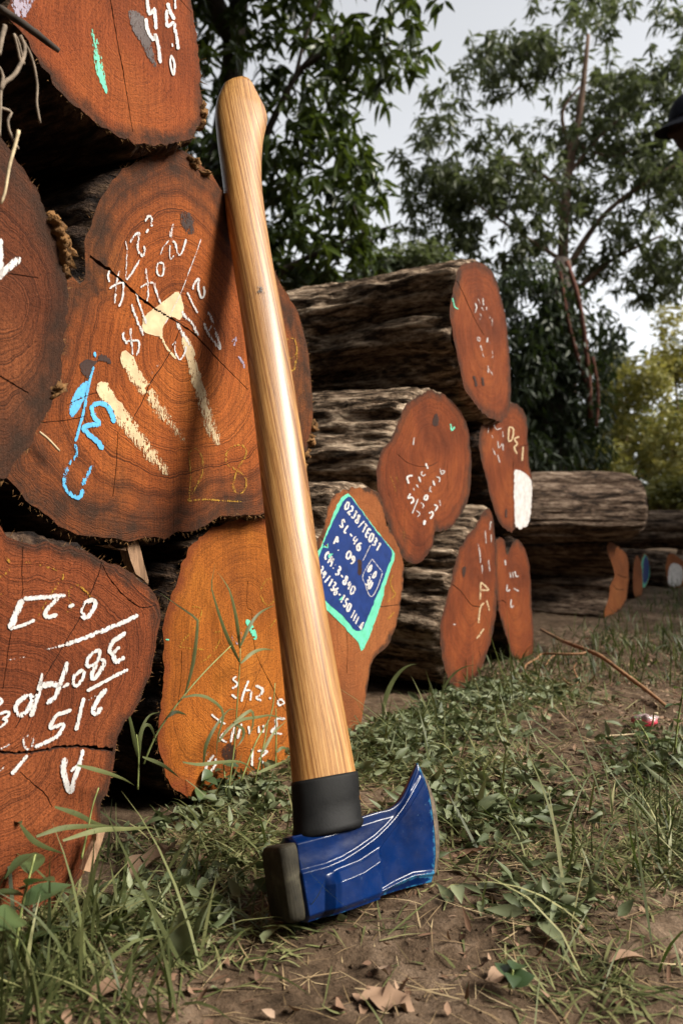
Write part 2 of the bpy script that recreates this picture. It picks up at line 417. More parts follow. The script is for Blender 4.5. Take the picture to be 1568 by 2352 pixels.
LOGN = np.array([0.84, -0.5426])
def ribbon_px(pts, w, wear=(0.15, 0.15), taper=0.25):
    P = np.asarray(pts, float)
    wpx = np.max(np.atleast_1d(w))
    ln = np.linalg.norm(np.diff(P, axis=0), axis=1).sum() if len(P) > 1 else 0
    n = int(max(6, min(90, ln / max(wpx * 0.33, 0.9))))
    C = catmull(P, n)
    T = np.gradient(C, axis=0); T /= np.linalg.norm(T, axis=1)[:, None] + 1e-9
    Nn = np.stack([-T[:, 1], T[:, 0]], -1)
    W = np.interp(np.linspace(0, 1, n), np.linspace(0, 1, len(np.atleast_1d(w))), np.atleast_1d(w)) / 2
    s = np.linspace(0, 1, n); e = np.minimum(s, 1 - s) * ln / (wpx * 0.5 + 1e-9)
    W = W * np.sqrt(np.clip(e * (2 - np.clip(e, 0, 1)), 0.12, 1)) 
    W1 = W * (1 + 0.20 * rng.uniform(-1, 1, n)); W2 = W * (1 + 0.20 * rng.uniform(-1, 1, n))
    C = C + T * 0
    V = np.stack([C + Nn * W1[:, None], C, C - Nn * W2[:, None]], 1).reshape(-1, 2)
    F = grid_faces(n, 3)
    we = np.repeat(np.interp(s, [0, 1], wear), 3) + np.tile([0.30, 0, 0.30], n)
    return V, F, we

def build_log(name, label, outline, c, wood, bark, length, marks=(), cracks=(), fills=(), normal=None, sheet='F', nt_=60, amp=0.006, big=0.008, flute=0.0,
              group=None, center=None, tilt=0.0, cavity=None, taper=1.0, fibres=0, flakes=(), stretch=7.0, seed=0, kk=30.0, joined=True):
    n2 = LOGN if normal is None else np.asarray(normal, float); n2 = n2 / np.linalg.norm(n2)
    Nrm = np.array([n2[0] * math.cos(tilt), n2[1] * math.cos(tilt), math.sin(tilt)])
    pl = np.array([n2[0], n2[1], 0]) * c + np.array([0, 0, CAMH * 0 + 0.3])
    e1 = np.array([-n2[1], n2[0], 0.0]); e2 = np.cross(Nrm, e1)
    O3 = on_plane(toF(outline, sheet), pl, Nrm)
    cen = O3.mean(0) if center is None else on_plane(toF([center], 'F'), pl, Nrm)[0]
    loc2 = lambda P: np.stack([(P - cen) @ e1, (P - cen) @ e2], -1)
    NS = 200
    U = catmull(loc2(O3), NS, True)
    if (np.roll(U, -1, 0)[:, 1] * U[:, 0] - np.roll(U, -1, 0)[:, 0] * U[:, 1]).sum() < 0: U = U[::-1]
    rad0 = np.linalg.norm(U, axis=1)
    th = np.arctan2(U[:, 1], U[:, 0])
    rr = 0.0025 * fbm(np.cos(th) * 14 + seed, np.sin(th) * 14, th * 0 + seed, 4)
    U = U * (1 + rr / rad0)[:, None]
    Rm = np.linalg.norm(U, axis=1).mean()
    root = empty(name)
    mw = Matrix(((e1[0], e2[0], Nrm[0], cen[0]), (e1[1], e2[1], Nrm[1], cen[1]), (e1[2], e2[2], Nrm[2], cen[2]), (0, 0, 0, 1)))
    root.matrix_world = mw
    tag(root, label, 'log', group)
    to2 = lambda pts, sh: loc2(on_plane(toF(pts, sh), pl, Nrm))
    # --- bark body
    tt = np.concatenate([[0, 0.0015, 0.004, 0.008, 0.013], np.linspace(0.02, length, nt_) ])
    th = np.arctan2(U[:, 1], U[:, 0])
    A_, T_ = np.meshgrid(np.arange(NS), tt, indexing='xy')
    ux, uy = U[A_, 0], U[A_, 1]; rloc = np.hypot(ux, uy)
    smooth_r = Rm * 0.5 + rloc * 0.5
    fade = np.clip(T_ / 0.35, 0, 1)
    base_r = rloc * (1 - 0.5 * fade) + smooth_r * 0.5 * fade
    base_r = base_r * (1 + (taper - 1) * T_ / length)
    nx, ny = np.cos(th)[A_] * Rm, np.sin(th)[A_] * Rm
    k1 = kk
    rid = 1 - np.abs(fbm(nx * k1 + seed, ny * k1, T_ * k1 / stretch, 4, 0.6))
    lump = fbm(nx * 6 + seed, ny * 6, T_ * 3, 3)
    fl = 1 - 2 * np.abs(vnoise(nx * 13 + seed * 3.1, ny * 13, T_ * 0.7)) if flute else 0
    inn = np.clip(T_ / 0.014, 0, 1)
    disp = inn * (amp * (rid * 2.2 - 1.3) + 0.004) + np.clip(T_ / 0.15, 0, 1) * big * lump + np.clip(T_ / 0.05, 0.25 if flute else 0, 1) * flute * (fl - 0.5)
    if cavity:
        for (cu, cv, t0, t1, hw, dep) in cavity:
            ycoord = base_r * np.sin(th)[A_]; side = (np.cos(th)[A_] < 0)
            tc = (t0 + t1) / 2; g = np.exp(-((ycoord - cv - 0.015 * np.sin(T_ * 14)) / hw) ** 2) * np.clip(1 - ((T_ - tc) / ((t1 - t0) / 2)) ** 2, 0, 1) ** 0.5 * side
            disp = disp - dep * g
    r = base_r + disp
    V = np.stack([r * np.cos(th)[A_], r * np.sin(th)[A_], -T_], -1).reshape(-1, 3)
    F = grid_faces(len(tt), NS, True)[:, ::-1]
    V = np.concatenate([V, [[0, 0, -length - 0.002]]])
    F = [tuple(f) for f in F] + [((len(tt) - 1) * NS + (i + 1) % NS, (len(tt) - 1) * NS + i, len(V) - 1) for i in range(NS)]
    mesh_np('bark', V, F, [bark], root)
    # --- sawn face with real cracks: constrained triangulation
    nR = 26
    ss = np.linspace(0, 1, nR + 1)[1:-1] ** 0.85
    pts = [U]; off = NS
    for j, s in enumerate(ss):
        cnt = max(10, int(NS * (0.15 + 0.85 * s)))
        Us = catmull(U, cnt, True) * s
        pts.append(Us + rng.normal(0, 0.0006, Us.shape)); off += cnt
    pts.append(np.zeros((1, 2)))
    edges = [(i, (i + 1) % NS) for i in range(NS)]
    crack_polys, crack_lines, walls = [], [], []
    P_all = np.concatenate(pts); cnt0 = len(P_all); extra = []
    for (sh, w, cp) in cracks:
        ln = to2(cp, sh); m_ = max(8, int(len(cp) * 6)); L2 = catmull(ln, m_)
        keep = in_poly(L2[:, 0] / 0.985, L2[:, 1] / 0.985, U); L2 = L2[keep]
        if len(L2) < 4: continue
        s_px = SHEETS[sh][2] / FPX * abs(np.linalg.norm(cen - EYE)) 
        W = np.interp(np.linspace(0, 1, len(L2)), np.linspace(0, 1, len(np.atleast_1d(w))), np.atleast_1d(w)) * s_px / 2
        W = np.maximum(W * (1 + 0.35 * rng.uniform(-1, 1, len(L2))), 0.00035)
        T = np.gradient(L2, axis=0); T /= np.linalg.norm(T, axis=1)[:, None] + 1e-12; Nn = np.stack([-T[:, 1], T[:, 0]], -1)
        L2 = L2 + Nn * (rng.normal(0, 0.35, len(L2)) * W)[:, None]
        a, b = L2 + Nn * W[:, None], L2 - Nn * W[:, None]
        loop = np.concatenate([a, b[::-1]]); i0 = cnt0 + sum(len(x) for x in extra); k = len(loop)
        extra.append(loop); edges += [(i0 + i, i0 + (i + 1) % k) for i in range(k)]
        crack_polys.append(loop); crack_lines.append((L2, W, a, b))
    if extra:
        ex = np.concatenate(extra); base = P_all[NS:]
        near = np.zeros(len(base), bool)
        for (L2, W, a, b) in crack_lines: near |= seg_dist(base, L2) < (W.max() + 0.0012)
        keepb = base[~near]; sh_ = len(P_all) - NS - len(keepb)
        P_all = np.concatenate([U, keepb, ex]); edges = [(i, j) if i < cnt0 else (i - sh_, j - sh_) for i, j in edges]
    vo, eo, fo, _, _, _ = delaunay_2d_cdt([Vector(p) for p in P_all], edges, [], 0, 1e-7)
    vo = np.array([tuple(v) for v in vo]); fo = np.array([f for f in fo if len(f) == 3])
    ce = vo[fo].mean(1); ok = in_poly(ce[:, 0], ce[:, 1], U)
    for cpoly in crack_polys: ok &= ~in_poly(ce[:, 0], ce[:, 1], cpoly)
    fo = fo[ok]
    tri = vo[fo]; sgn = np.cross(tri[:, 1] - tri[:, 0], tri[:, 2] - tri[:, 0]); fo[sgn < 0] = fo[sgn < 0][:, ::-1]
    aa = np.argsort(th); tha, ra = th[aa], np.linalg.norm(U, axis=1)[aa]
    pa = np.arctan2(vo[:, 1], vo[:, 0]); pr = np.linalg.norm(vo, axis=1)
    Rb = np.interp(pa, np.concatenate([tha - 2 * np.pi, tha, tha + 2 * np.pi]), np.tile(ra, 3))
    s = np.clip(pr / Rb, 0, 1)
    ring = pr * (1 - s) + s * Rm * s
    nz = 0.00028 * fbm(vo[:, 0] * 60, vo[:, 1] * 60, vo[:, 0] * 0 + seed, 3) - 0.004 * np.clip((s - 0.975) / 0.025, 0, 1) ** 2 * 0
    nz = np.where(s > 0.995, 0, nz)
    FV = np.concatenate([vo, nz[:, None]], 1); faces = [tuple(f) for f in fo]; mi = [0] * len(faces)
    for (L2, W, a, b) in crack_lines:
        i0 = len(FV); m_ = len(L2)
        dep = np.clip(W * 9, 0.006, 0.03)
        FV = np.concatenate([FV, np.c_[a, np.zeros(m_)], np.c_[L2, -dep], np.c_[b, np.zeros(m_)]])
        for i in range(m_ - 1):
            faces += [(i0 + i, i0 + i + 1, i0 + m_ + i + 1, i0 + m_ + i), (i0 + m_ + i, i0 + m_ + i + 1, i0 + 2 * m_ + i + 1, i0 + 2 * m_ + i)]; mi += [1, 1]
    pad = len(FV) - len(s)
    mesh_np('cut_face', FV, faces, [wood, M['crack']], root, smooth=False, attrs={'ring': np.r_[ring, np.zeros(pad)], 'edge': np.r_[s, np.zeros(pad)]}, midx=mi)
    # --- paint and stains, one part per colour
    layers = {}; serial = [0]
    def lay(col, V2, Fq, we, lift):
        keep = np.ones(len(Fq), bool)
        if col != 'crackover':
            cc = V2[Fq].mean(1)
            for (L2, W, a, b) in crack_lines: keep &= seg_dist(cc, L2) > np.median(W)
            keep &= in_poly(cc[:, 0] / 0.985, cc[:, 1] / 0.985, U)
        serial[0] += 1; key = (col, 0 if joined else serial[0])
        Vs, Fs, Ws, n0 = layers.setdefault(key, [[], [], [], 0])
        Vs.append(np.c_[V2, np.full(len(V2), lift)]); Fs += [tuple(f + n0) for f in Fq[keep]]; Ws.append(we); layers[key][3] += len(V2)
    for (sh, col, wear, poly) in fills:
        p2 = toF(poly, sh); B = catmull(p2, 90, True); B += rng.normal(0, 0.6, B.shape)
        lo, hi = B.min(0), B.max(0); g = max((hi - lo).max() / 26, 1.2)
        X, Y = np.meshgrid(np.arange(lo[0], hi[0], g), np.arange(lo[1], hi[1], g)); q = np.stack([X.ravel(), Y.ravel()], -1); q = q[in_poly(q[:, 0], q[:, 1], B)]
        vo2, _, fo2, _, _, _ = delaunay_2d_cdt([Vector(p) for p in np.concatenate([B, q])], [(i, (i + 1) % 90) for i in range(90)], [], 0, 1e-6)
        vo2 = np.array([tuple(v) for v in vo2]); fo2 = np.array(fo2); ce2 = vo2[fo2].mean(1); fo2 = fo2[in_poly(ce2[:, 0], ce2[:, 1], B)]
        V2 = loc2(on_plane(vo2, pl, Nrm)); d = seg_dist(vo2, np.r_[B, B[:1]]); we = wear + 0.5 * np.clip(1 - d / (g * 1.2), 0, 1) * 0.5
        lift = {'stain_or_hole': 0.0005, 'lilac': 0.0005, 'green': 0.00055, 'navy': 0.0008, 'cream': 0.00055, 'white': 0.00055}.get(col, 0.00055)
        lay(col, V2, fo2, we, lift)
    for mk in marks:
        sh, col, wear, w, pp = mk
        V2, Fq, we = ribbon_px(toF(pp, sh), np.atleast_1d(w) * SHEETS[sh][2], wear if isinstance(wear, tuple) else (wear, wear))
        lift = {'white': 0.0011, 'cream': 0.00065, 'yellow': 0.0007, 'sky_blue': 0.0008, 'green': 0.0006, 'stain_or_hole': 0.0009, 'lilac': 0.0005}[col]
        lay(col, loc2(on_plane(V2, pl, Nrm)), Fq, we, lift)
    NAMES = {'white': 'white_writing', 'cream': 'cream_brush_marks', 'yellow': 'yellow_crayon_writing', 'sky_blue': 'light_blue_writing', 'green': 'mint_green_paint',
             'stain_or_hole': 'dark_stain_or_hole', 'lilac': 'grey_smudge', 'navy': 'navy_panel'}
    STROKES = {'white': 'white_stroke', 'cream': 'cream_stroke', 'yellow': 'yellow_crayon_line', 'sky_blue': 'light_blue_stroke', 'green': 'mint_green_stroke', 'stain_or_hole': 'dark_stain_or_hole', 'lilac': 'grey_smudge'}
    for (col, _k), (Vs, Fs, Ws, _) in layers.items():
        if not Fs: continue
        o = mesh_np(NAMES[col] if joined else STROKES[col], np.concatenate(Vs), Fs, [M[col]], root, smooth=False, attrs={'wear': np.concatenate(Ws)})
        if joined and len(Vs) > 1: o['kind'] = 'stuff'
    # --- torn fibres along the rim
    if fibres:
        fv, ff = [], []
        for i in range(fibres):
            k = int(rng.integers(NS)); p = U[k] * rng.uniform(0.985, 1.012); d = U[k] / np.linalg.norm(U[k]); tgn = np.array([-d[1], d[0]])
            ln_ = abs(rng.normal(0, 0.0028)) + 0.001; dv = np.r_[d * rng.uniform(0.2, 1) + tgn * rng.normal(0, 0.6), rng.uniform(-0.3, 0.9)]; dv /= np.linalg.norm(dv)
            w_ = rng.uniform(0.0002, 0.0006); b0 = np.r_[p, -rng.uniform(0, 0.004)]; n0 = len(fv)
            fv += [b0 + np.r_[tgn, 0] * w_, b0 - np.r_[tgn, 0] * w_, b0 + dv * ln_ + np.array([0, 0, w_])]; ff.append((n0, n0 + 1, n0 + 2))
        o = mesh_np('torn_fibres', fv, ff, [M['bark_flake']], root, smooth=False); o['kind'] = 'stuff'
    for (sh, p, sz) in flakes:
        q = to2([p], sh)[0]; n_ = 10
        a = np.linspace(0, 2 * np.pi, 14, endpoint=False); b = np.linspace(0.05, np.pi - 0.05, n_)
        AA, BB = np.meshgrid(a, b); x, y, z = np.sin(BB) * np.cos(AA), np.sin(BB) * np.sin(AA), np.cos(BB)
        rr2 = sz * (1 + 0.55 * fbm(x * 2.2 + q[0] * 90, y * 2.2, z * 2.2, 3))
        d = U[np.argmin(np.linalg.norm(U - q, axis=1))]; d = d / np.linalg.norm(d)
        Vv = np.stack([x * rr2 * 0.6, y * rr2 * 1.1, z * rr2 * 1.2], -1).reshape(-1, 3)
        Rz = np.array([[d[0], -d[1], 0], [d[1], d[0], 0], [0, 0, 1]]); Vv = Vv @ Rz.T + np.r_[q, -0.006]
        mesh_np('bark_flake', Vv, grid_faces(n_, 14, True), [M['bark_flake']], root, smooth=False)
    return root
def W_(sh, w, *strokes, wear=0.12, col='white'): return [(sh, col, wear, w, s) for s in strokes]

# ---- front stack
build_log('log', 'topmost red log end at upper left with one mint green stroke',
    [(20, 35), (60, 90), (110, 170), (170, 240), (230, 290), (290, 322), (370, 335), (430, 322), (462, 285), (463, 230), (455, 120), (440, 0), (425, -90), (370, -160), (280, -190), (170, -170), (80, -100), (30, -30)],
    -0.575, M['wood_red'], M['bark_dark'], 1.5, group='logs of the front stack', joined=False, fibres=500, nt_=90, amp=0.007,
    cracks=[('Z1', (9, 7, 5), [(700, -250), (715, -100), (720, 0), (745, 130), (770, 290), (800, 430), (830, 620), (868, 860)]), ('Z1', 4, [(1130, -60), (1180, 0), (1250, 80)])],
    fills=[('Z1', 'stain_or_hole', 0.18, [(840, 75), (900, 80), (960, 150), (990, 300), (1022, 432), (985, 410), (930, 300), (860, 180)]),
           ('Z1', 'lilac', 0.35, [(60, -10), (140, -60), (240, -60), (210, 30), (170, 110), (110, 105)])],
    marks=W_('Z1', (20, 52, 55, 45, 22), [(600, 190), (622, 300), (650, 450), (695, 612)], col='green', wear=(0.45, 0.05)) +
          W_('Z1', 23, [(955, -40), (960, 20), (975, 95), (1000, 60), (1010, 110), (1015, 195)], [(950, 120), (962, 200), (1000, 262), (1012, 225), (1030, 300), (1045, 415)],
             [(1090, 20), (1110, 80), (1137, 132)], [(1085, 65), (1090, 172), (1130, 150), (1145, 220), (1162, 325)]) +
          W_('Z1', 14, [(1140, -20), (1142, 62)], [(1120, 285), (1124, 308)], [(1115, 360), (1110, 420), (1130, 492), (1136, 420), (1117, 362)]),
    flakes=[('Z1', (1325, 720), 0.008), ('Z1', (1332, 780), 0.009)], seed=1)

build_log('log', 'shaded brown log end cut off by the left edge, halfway up the front stack',
    [(0, 310), (40, 370), (80, 430), (110, 490), (130, 540), (150, 600), (155, 660), (150, 740), (145, 800), (138, 870), (110, 940), (75, 1010), (40, 1060), (0, 1100), (-100, 1120), (-200, 1050), (-260, 900), (-270, 700), (-230, 480), (-150, 340), (-70, 290)],
    -0.535, M['wood_left'], M['bark_dark'], 1.2, group='logs of the front stack', joined=False, fibres=300,
    cracks=[('S4', 8, [(-60, 1600), (0, 1635), (90, 1690), (185, 1745)]), ('S4', 4, [(20, 980), (120, 990), (250, 1010)])],
    marks=W_('S4', 46, [(-20, 1010), (30, 960), (85, 915), (130, 885)]) + W_('S4', 30, [(0, 760), (4, 900), (0, 1020)]),
    flakes=[('S4', (350, 650), 0.010), ('S4', (375, 720), 0.010), ('S4', (405, 790), 0.011), ('S4', (415, 870), 0.010), ('S4', (425, 945), 0.007), ('S4', (372, 1720), 0.009)], seed=2)

C_MARKS = (
    W_('R1', 28, [(560, 232), (590, 175), (620, 190), (628, 285)], [(405, 455), (440, 380), (495, 350), (482, 440), (480, 530), (510, 580), (540, 602)], [(540, 602), (552, 540), (548, 485)],
       [(285, 750), (255, 880), (235, 1100)], [(565, 725), (580, 850), (590, 950), (585, 1040), (565, 1092)], [(510, 930), (570, 890), (645, 880), (662, 930), (690, 1010), (727, 1102)],
       [(455, 975), (490, 1080), (525, 1180), (572, 1312)], [(405, 1360), (410, 1500), (430, 1640)], [(340, 1400), (320, 1440), (350, 1500), (368, 1530)]) +
    W_('R1', 34, [(415, 1105), (450, 1220), (500, 1340), (540, 1440)], [(1225, 1185), (1270, 1290), (1310, 1420), (1357, 1575)], [(1180, 1305), (1230, 1420), (1290, 1510), (1357, 1588)],
       [(950, 1180), (985, 1240), (1060, 1310), (1090, 1380), (1125, 1438)], [(855, 255), (832, 350), (842, 430), (880, 470), (895, 550), (917, 592)]) +
    W_('R1', 46, [(885, 1285), (930, 1370), (990, 1470), (1037, 1548)]) +
    W_('R1', 23, [(590, 308), (570, 352)], [(180, 750), (165, 810), (180, 872)], [(180, 942), (240, 900), (320, 880), (325, 960), (315, 1050), (280, 1132)], [(360, 850), (420, 770), (500, 635)],
       [(917, 592), (950, 550), (975, 480), (990, 415)], [(700, 665), (680, 720), (695, 790), (730, 808), (755, 760), (750, 680), (703, 665)], [(1060, 950), (1085, 880), (1125, 832), (1118, 920), (1140, 1010), (1160, 1040), (1185, 1000), (1180, 915)],
       [(1005, 978), (1050, 1080), (1112, 1202)], [(990, 1550), (975, 1620), (930, 1690), (890, 1650), (870, 1580), (880, 1500)], [(360, 1500), (440, 1490), (490, 1500), (490, 1580), (470, 1652)], wear=0.2) +
    W_('R1', 16, [(345, 438), (365, 520), (362, 650), (350, 852)], [(720, 582), (745, 510), (810, 428)], [(860, 590), (830, 630), (815, 570), (820, 480)], [(1230, 1390), (1262, 1330)], [(880, 1500), (845, 1540)], wear=0.3) +
    W_('R1', 11, [(1148, 418), (1100, 560), (1030, 740), (960, 930), (900, 1060), (830, 1200), (760, 1330)], wear=(0.2, 0.4)) +
    W_('R2', 26, [(800, 170), (740, 240), (670, 335)], wear=0.62) +
    W_('R1', 26, [(725, 1440), (780, 1550), (850, 1640), (892, 1682)], col='cream') +
    W_('R2', (70, 62, 74, 78, 80, 70), [(905, 60), (945, 180), (985, 330), (1030, 480), (1075, 640), (1142, 805)], col='cream', wear=(0.05, 0.34)) +
    W_('R2', (82, 90, 92, 86, 72, 46), [(490, 160), (560, 310), (660, 450), (760, 590), (850, 700), (945, 830)], col='cream', wear=(0.0, 0.62)) +
    W_('R2', (88, 96, 96, 96, 92), [(325, 375), (430, 540), (540, 690), (660, 840), (795, 1010)], col='cream', wear=(0.0, 0.42)) +
    W_('R2', 18, [(290, 165), (296, 202)], [(283, 265), (250, 400), (215, 580), (160, 782)], col='sky_blue') +
    W_('R2', 34, [(425, 655), (410, 590), (370, 532), (310, 520), (275, 550), (290, 610), (318, 662), (260, 665), (215, 690), (260, 740), (320, 790), (347, 838)], col='sky_blue', wear=0.05) +
    W_('R2', 30, [(150, 800), (165, 870), (110, 950), (82, 1030), (95, 1110), (150, 1160), (195, 1160), (207, 1108)], [(275, 935), (240, 1010), (205, 1082)], col='sky_blue', wear=(0.4, 0.15)) +
    W_('R2', 18, [(938, 860), (950, 990), (945, 1182)], [(935, 860), (990, 830), (1030, 900), (1030, 1000), (990, 1090), (930, 1190)], [(930, 1190), (1050, 1180), (1200, 1190), (1300, 1195)],
       [(1335, 850), (1310, 810), (1250, 810), (1200, 860), (1200, 930), (1250, 970), (1300, 1000), (1335, 1060), (1310, 1130), (1260, 1130), (1245, 1060), (1280, 960), (1320, 900), (1337, 850)], col='yellow', wear=0.40) +
    W_('Z2', 13, [(1400, 880), (1440, 878), (1452, 940), (1422, 972), (1395, 930)], [(1452, 940), (1442, 1020), (1420, 1036)], col='yellow', wear=0.40) +
    W_('R2', 20, [(1238, 95), (1265, 68), (1250, 125)], [(1280, 195), (1310, 240), (1322, 278)], col='lilac', wear=0.3))
C_MARKS = [(a_, b_, (0.30 if (b_ == 'white' and w_ == 0.12) else w_), d_, e_) for a_, b_, w_, d_, e_ in C_MARKS]
build_log('log', 'largest log end, with three long cream brush strokes, behind the axe handle',
    [(330, 362), (390, 342), (440, 360), (480, 395), (510, 435), (545, 490), (590, 560), (620, 610), (650, 660), (680, 710), (700, 770), (712, 840), (718, 920), (715, 980), (705, 1050), (688, 1105), (650, 1160), (600, 1182), (560, 1182), (500, 1190), (450, 1215), (380, 1232), (300, 1238), (240, 1236), (180, 1225), (120, 1195), (70, 1160), (30, 1110), (12, 1080),
     (40, 980), (85, 850), (125, 720), (150, 645), (163, 628), (176, 648), (186, 651), (193, 636), (194, 583), (205, 535), (220, 489), (240, 450), (262, 419), (296, 380)],
    -0.598, M['wood_brown'], M['bark_dark'], 1.5, group='logs of the front stack', joined=False, fibres=900, center=(425, 790), nt_=70,
    cracks=[('Z2', (15, 13, 10, 8, 5, 3), [(425, 458), (480, 500), (560, 560), (640, 630), (720, 700), (800, 755), (880, 800), (960, 860), (1060, 970), (1140, 1050), (1215, 1125)]),
            ('Z2', (4, 5, 3), [(885, 812), (850, 910), (800, 1000), (740, 1090), (700, 1180), (640, 1290)]), ('Z2', 2.4, [(580, 1330), (570, 1500), (555, 1650)]),
            ('Z2', 2.2, [(330, 1200), (430, 1155), (520, 1130)]), ('Z2', 2.2, [(160, 1290), (330, 1275), (420, 1255)])],
    fills=[('R1', 'cream', 0.02, [(905, 968), (948, 1050), (970, 1160), (930, 1270), (830, 1240), (752, 1350), (742, 1440), (640, 1430), (545, 1390), (533, 1280), (570, 1220), (700, 1120), (800, 1040)]),
           ('R2', 'sky_blue', 0.2, [(235, 365), (265, 378), (236, 430), (215, 500), (150, 610), (122, 592), (127, 510), (172, 420)]),
           ('R1', 'stain_or_hole', 0.38, [(930, 130), (990, 110), (1060, 170), (1095, 280), (1060, 370), (990, 340), (930, 220)]),
           ('R2', 'stain_or_hole', 0.15, [(190, 255), (240, 215), (300, 225), (340, 180), (400, 215), (400, 250), (340, 225), (290, 260), (262, 350), (215, 320)])],
    marks=C_MARKS, flakes=[('Z4', (375, 950), 0.010), ('Z4', (360, 1020), 0.011), ('Z4', (345, 1090), 0.009), ('Z4', (335, 1160), 0.007), ('Z2', (960, 20), 0.010), ('Z2', (1010, 70), 0.009)], seed=3, big=0.004)

D_MARKS = (
    W_('R3', 42, [(608, 630), (420, 645), (215, 662)], [(1285, 812), (1150, 880), (950, 960), (750, 1040), (600, 1090)], [(1165, 968), (1120, 1010), (1050, 1060), (1020, 1140), (1050, 1190), (1080, 1252), (1155, 1200)],
       [(870, 660), (800, 700), (765, 780), (780, 838), (830, 810), (885, 720), (872, 662)], [(625, 1248), (600, 1340), (550, 1470), (510, 1570), (430, 1640)]) +
    W_('R3', 24, [(600, 1090), (500, 1115), (390, 1142)], wear=(0.1, 0.6)) + W_('R3', 20, [(230, 1203), (75, 1232)], wear=0.5) +
    W_('R3', 58, [(205, 665), (150, 790), (85, 942)], [(385, 1480), (470, 1455), (560, 1470)]) +
    W_('R3', 32, [(85, 940), (200, 910), (322, 858)], [(635, 738), (688, 712)], [(1050, 1170), (1112, 1108)], [(925, 1130), (860, 1170), (810, 1230), (812, 1290), (880, 1270), (920, 1200), (927, 1132)], [(1190, 1318), (1050, 1390), (805, 1522)],
       [(775, 1320), (700, 1370), (675, 1440), (710, 1472), (770, 1400), (782, 1330)], [(640, 1448), (580, 1490)], [(385, 1355), (375, 1450), (372, 1520)]) +
    W_('R3', 38, [(540, 650), (500, 690), (430, 770), (420, 820), (460, 830), (532, 808)], [(900, 1270), (860, 1340), (860, 1410), (910, 1370), (970, 1250), (930, 1230)]) +
    W_('R4', 58, [(490, 10), (480, 90), (440, 250), (370, 452)], [(340, 180), (230, 260), (190, 340), (230, 430), (300, 400), (380, 280), (382, 200), (345, 180)], [(1300, 105), (1220, 200), (1150, 310), (1130, 390), (1180, 412), (1237, 328)],
       [(1010, 848), (970, 1020), (910, 1200), (862, 1392)]) +
    W_('R4', 72, [(792, 950), (770, 1080), (800, 1240), (850, 1392)]) +
    W_('R4', 46, [(1020, 215), (970, 430), (925, 622)], [(870, 362), (780, 400), (690, 430), (620, 540), (622, 590), (750, 540), (770, 562), (700, 680), (580, 750), (418, 822)], [(330, 920), (250, 1020), (135, 1155)]) +
    W_('R4', 44, [(340, 670), (280, 730), (290, 810), (340, 850), (390, 780), (402, 690)], wear=0.42) +
    W_('R4', 34, [(860, 1122), (932, 1048)], [(-20, 210), (20, 262), (-20, 315)], [(-10, 420), (60, 390), (112, 402), (80, 450), (30, 480), (80, 500), (-10, 585)]) +
    W_('R4', 30, [(1065, 252), (1172, 188)], [(-10, 850), (112, 788)], [(-10, 1120), (40, 1060)], wear=0.45) +
    W_('R3', 28, [(230, 318), (380, 350), (500, 385), (592, 440), (550, 510), (480, 610), (430, 690), (330, 872)], [(45, 260), (90, 340), (70, 410), (-10, 465)], [(620, 782), (660, 760), (640, 600), (700, 530), (800, 590), (842, 652)], [(5, 615), (52, 680), (15, 742)], col='yellow', wear=0.5) +
    W_('R3', 18, [(458, 122), (550, 126)], col='green'))
build_log('log', 'lower left log end covered in large white numbers with a sideways crack',
    [(-20, 1206), (0, 1211), (19, 1240), (52, 1249), (117, 1244), (178, 1261), (234, 1284), (291, 1307), (333, 1340), (363, 1382), (366, 1439), (356, 1495), (342, 1551), (323, 1603), (295, 1654), (272, 1692), (267, 1729), (258, 1771), (248, 1814), (234, 1860), (230, 1907), (205, 1985), (150, 2070), (60, 2120), (-50, 2135), (-200, 2080), (-300, 1950), (-350, 1750), (-340, 1550), (-280, 1380), (-180, 1270), (-80, 1215)],
    -0.555, M['wood_plum'], M['bark_dark'], 1.2, group='logs of the front stack', joined=False, fibres=500, center=(10, 1660),
    cracks=[('R3', (11, 9, 9, 9, 8), [(948, 322), (925, 420), (850, 610), (740, 850), (610, 1070), (500, 1260), (380, 1470), (280, 1640), (150, 1860)]), ('R3', (8, 13, 13, 12, 8), [(960, 345), (1010, 450), (1120, 590), (1240, 700), (1340, 745), (1465, 717)]),
            ('R3', 6, [(218, 170), (205, 400), (215, 560), (205, 640)]), ('R3', 6, [(110, 960), (80, 1130), (60, 1300), (30, 1500)]), ('R4', (28, 30, 28, 30, 40, 50), [(-200, 870), (0, 885), (200, 895), (400, 880), (600, 850), (800, 815), (1000, 815), (1200, 835), (1385, 860)]),
            ('R4', 6, [(250, 1130), (420, 1280), (560, 1400), (640, 1560)])],
    marks=D_MARKS, seed=4, big=0.004)

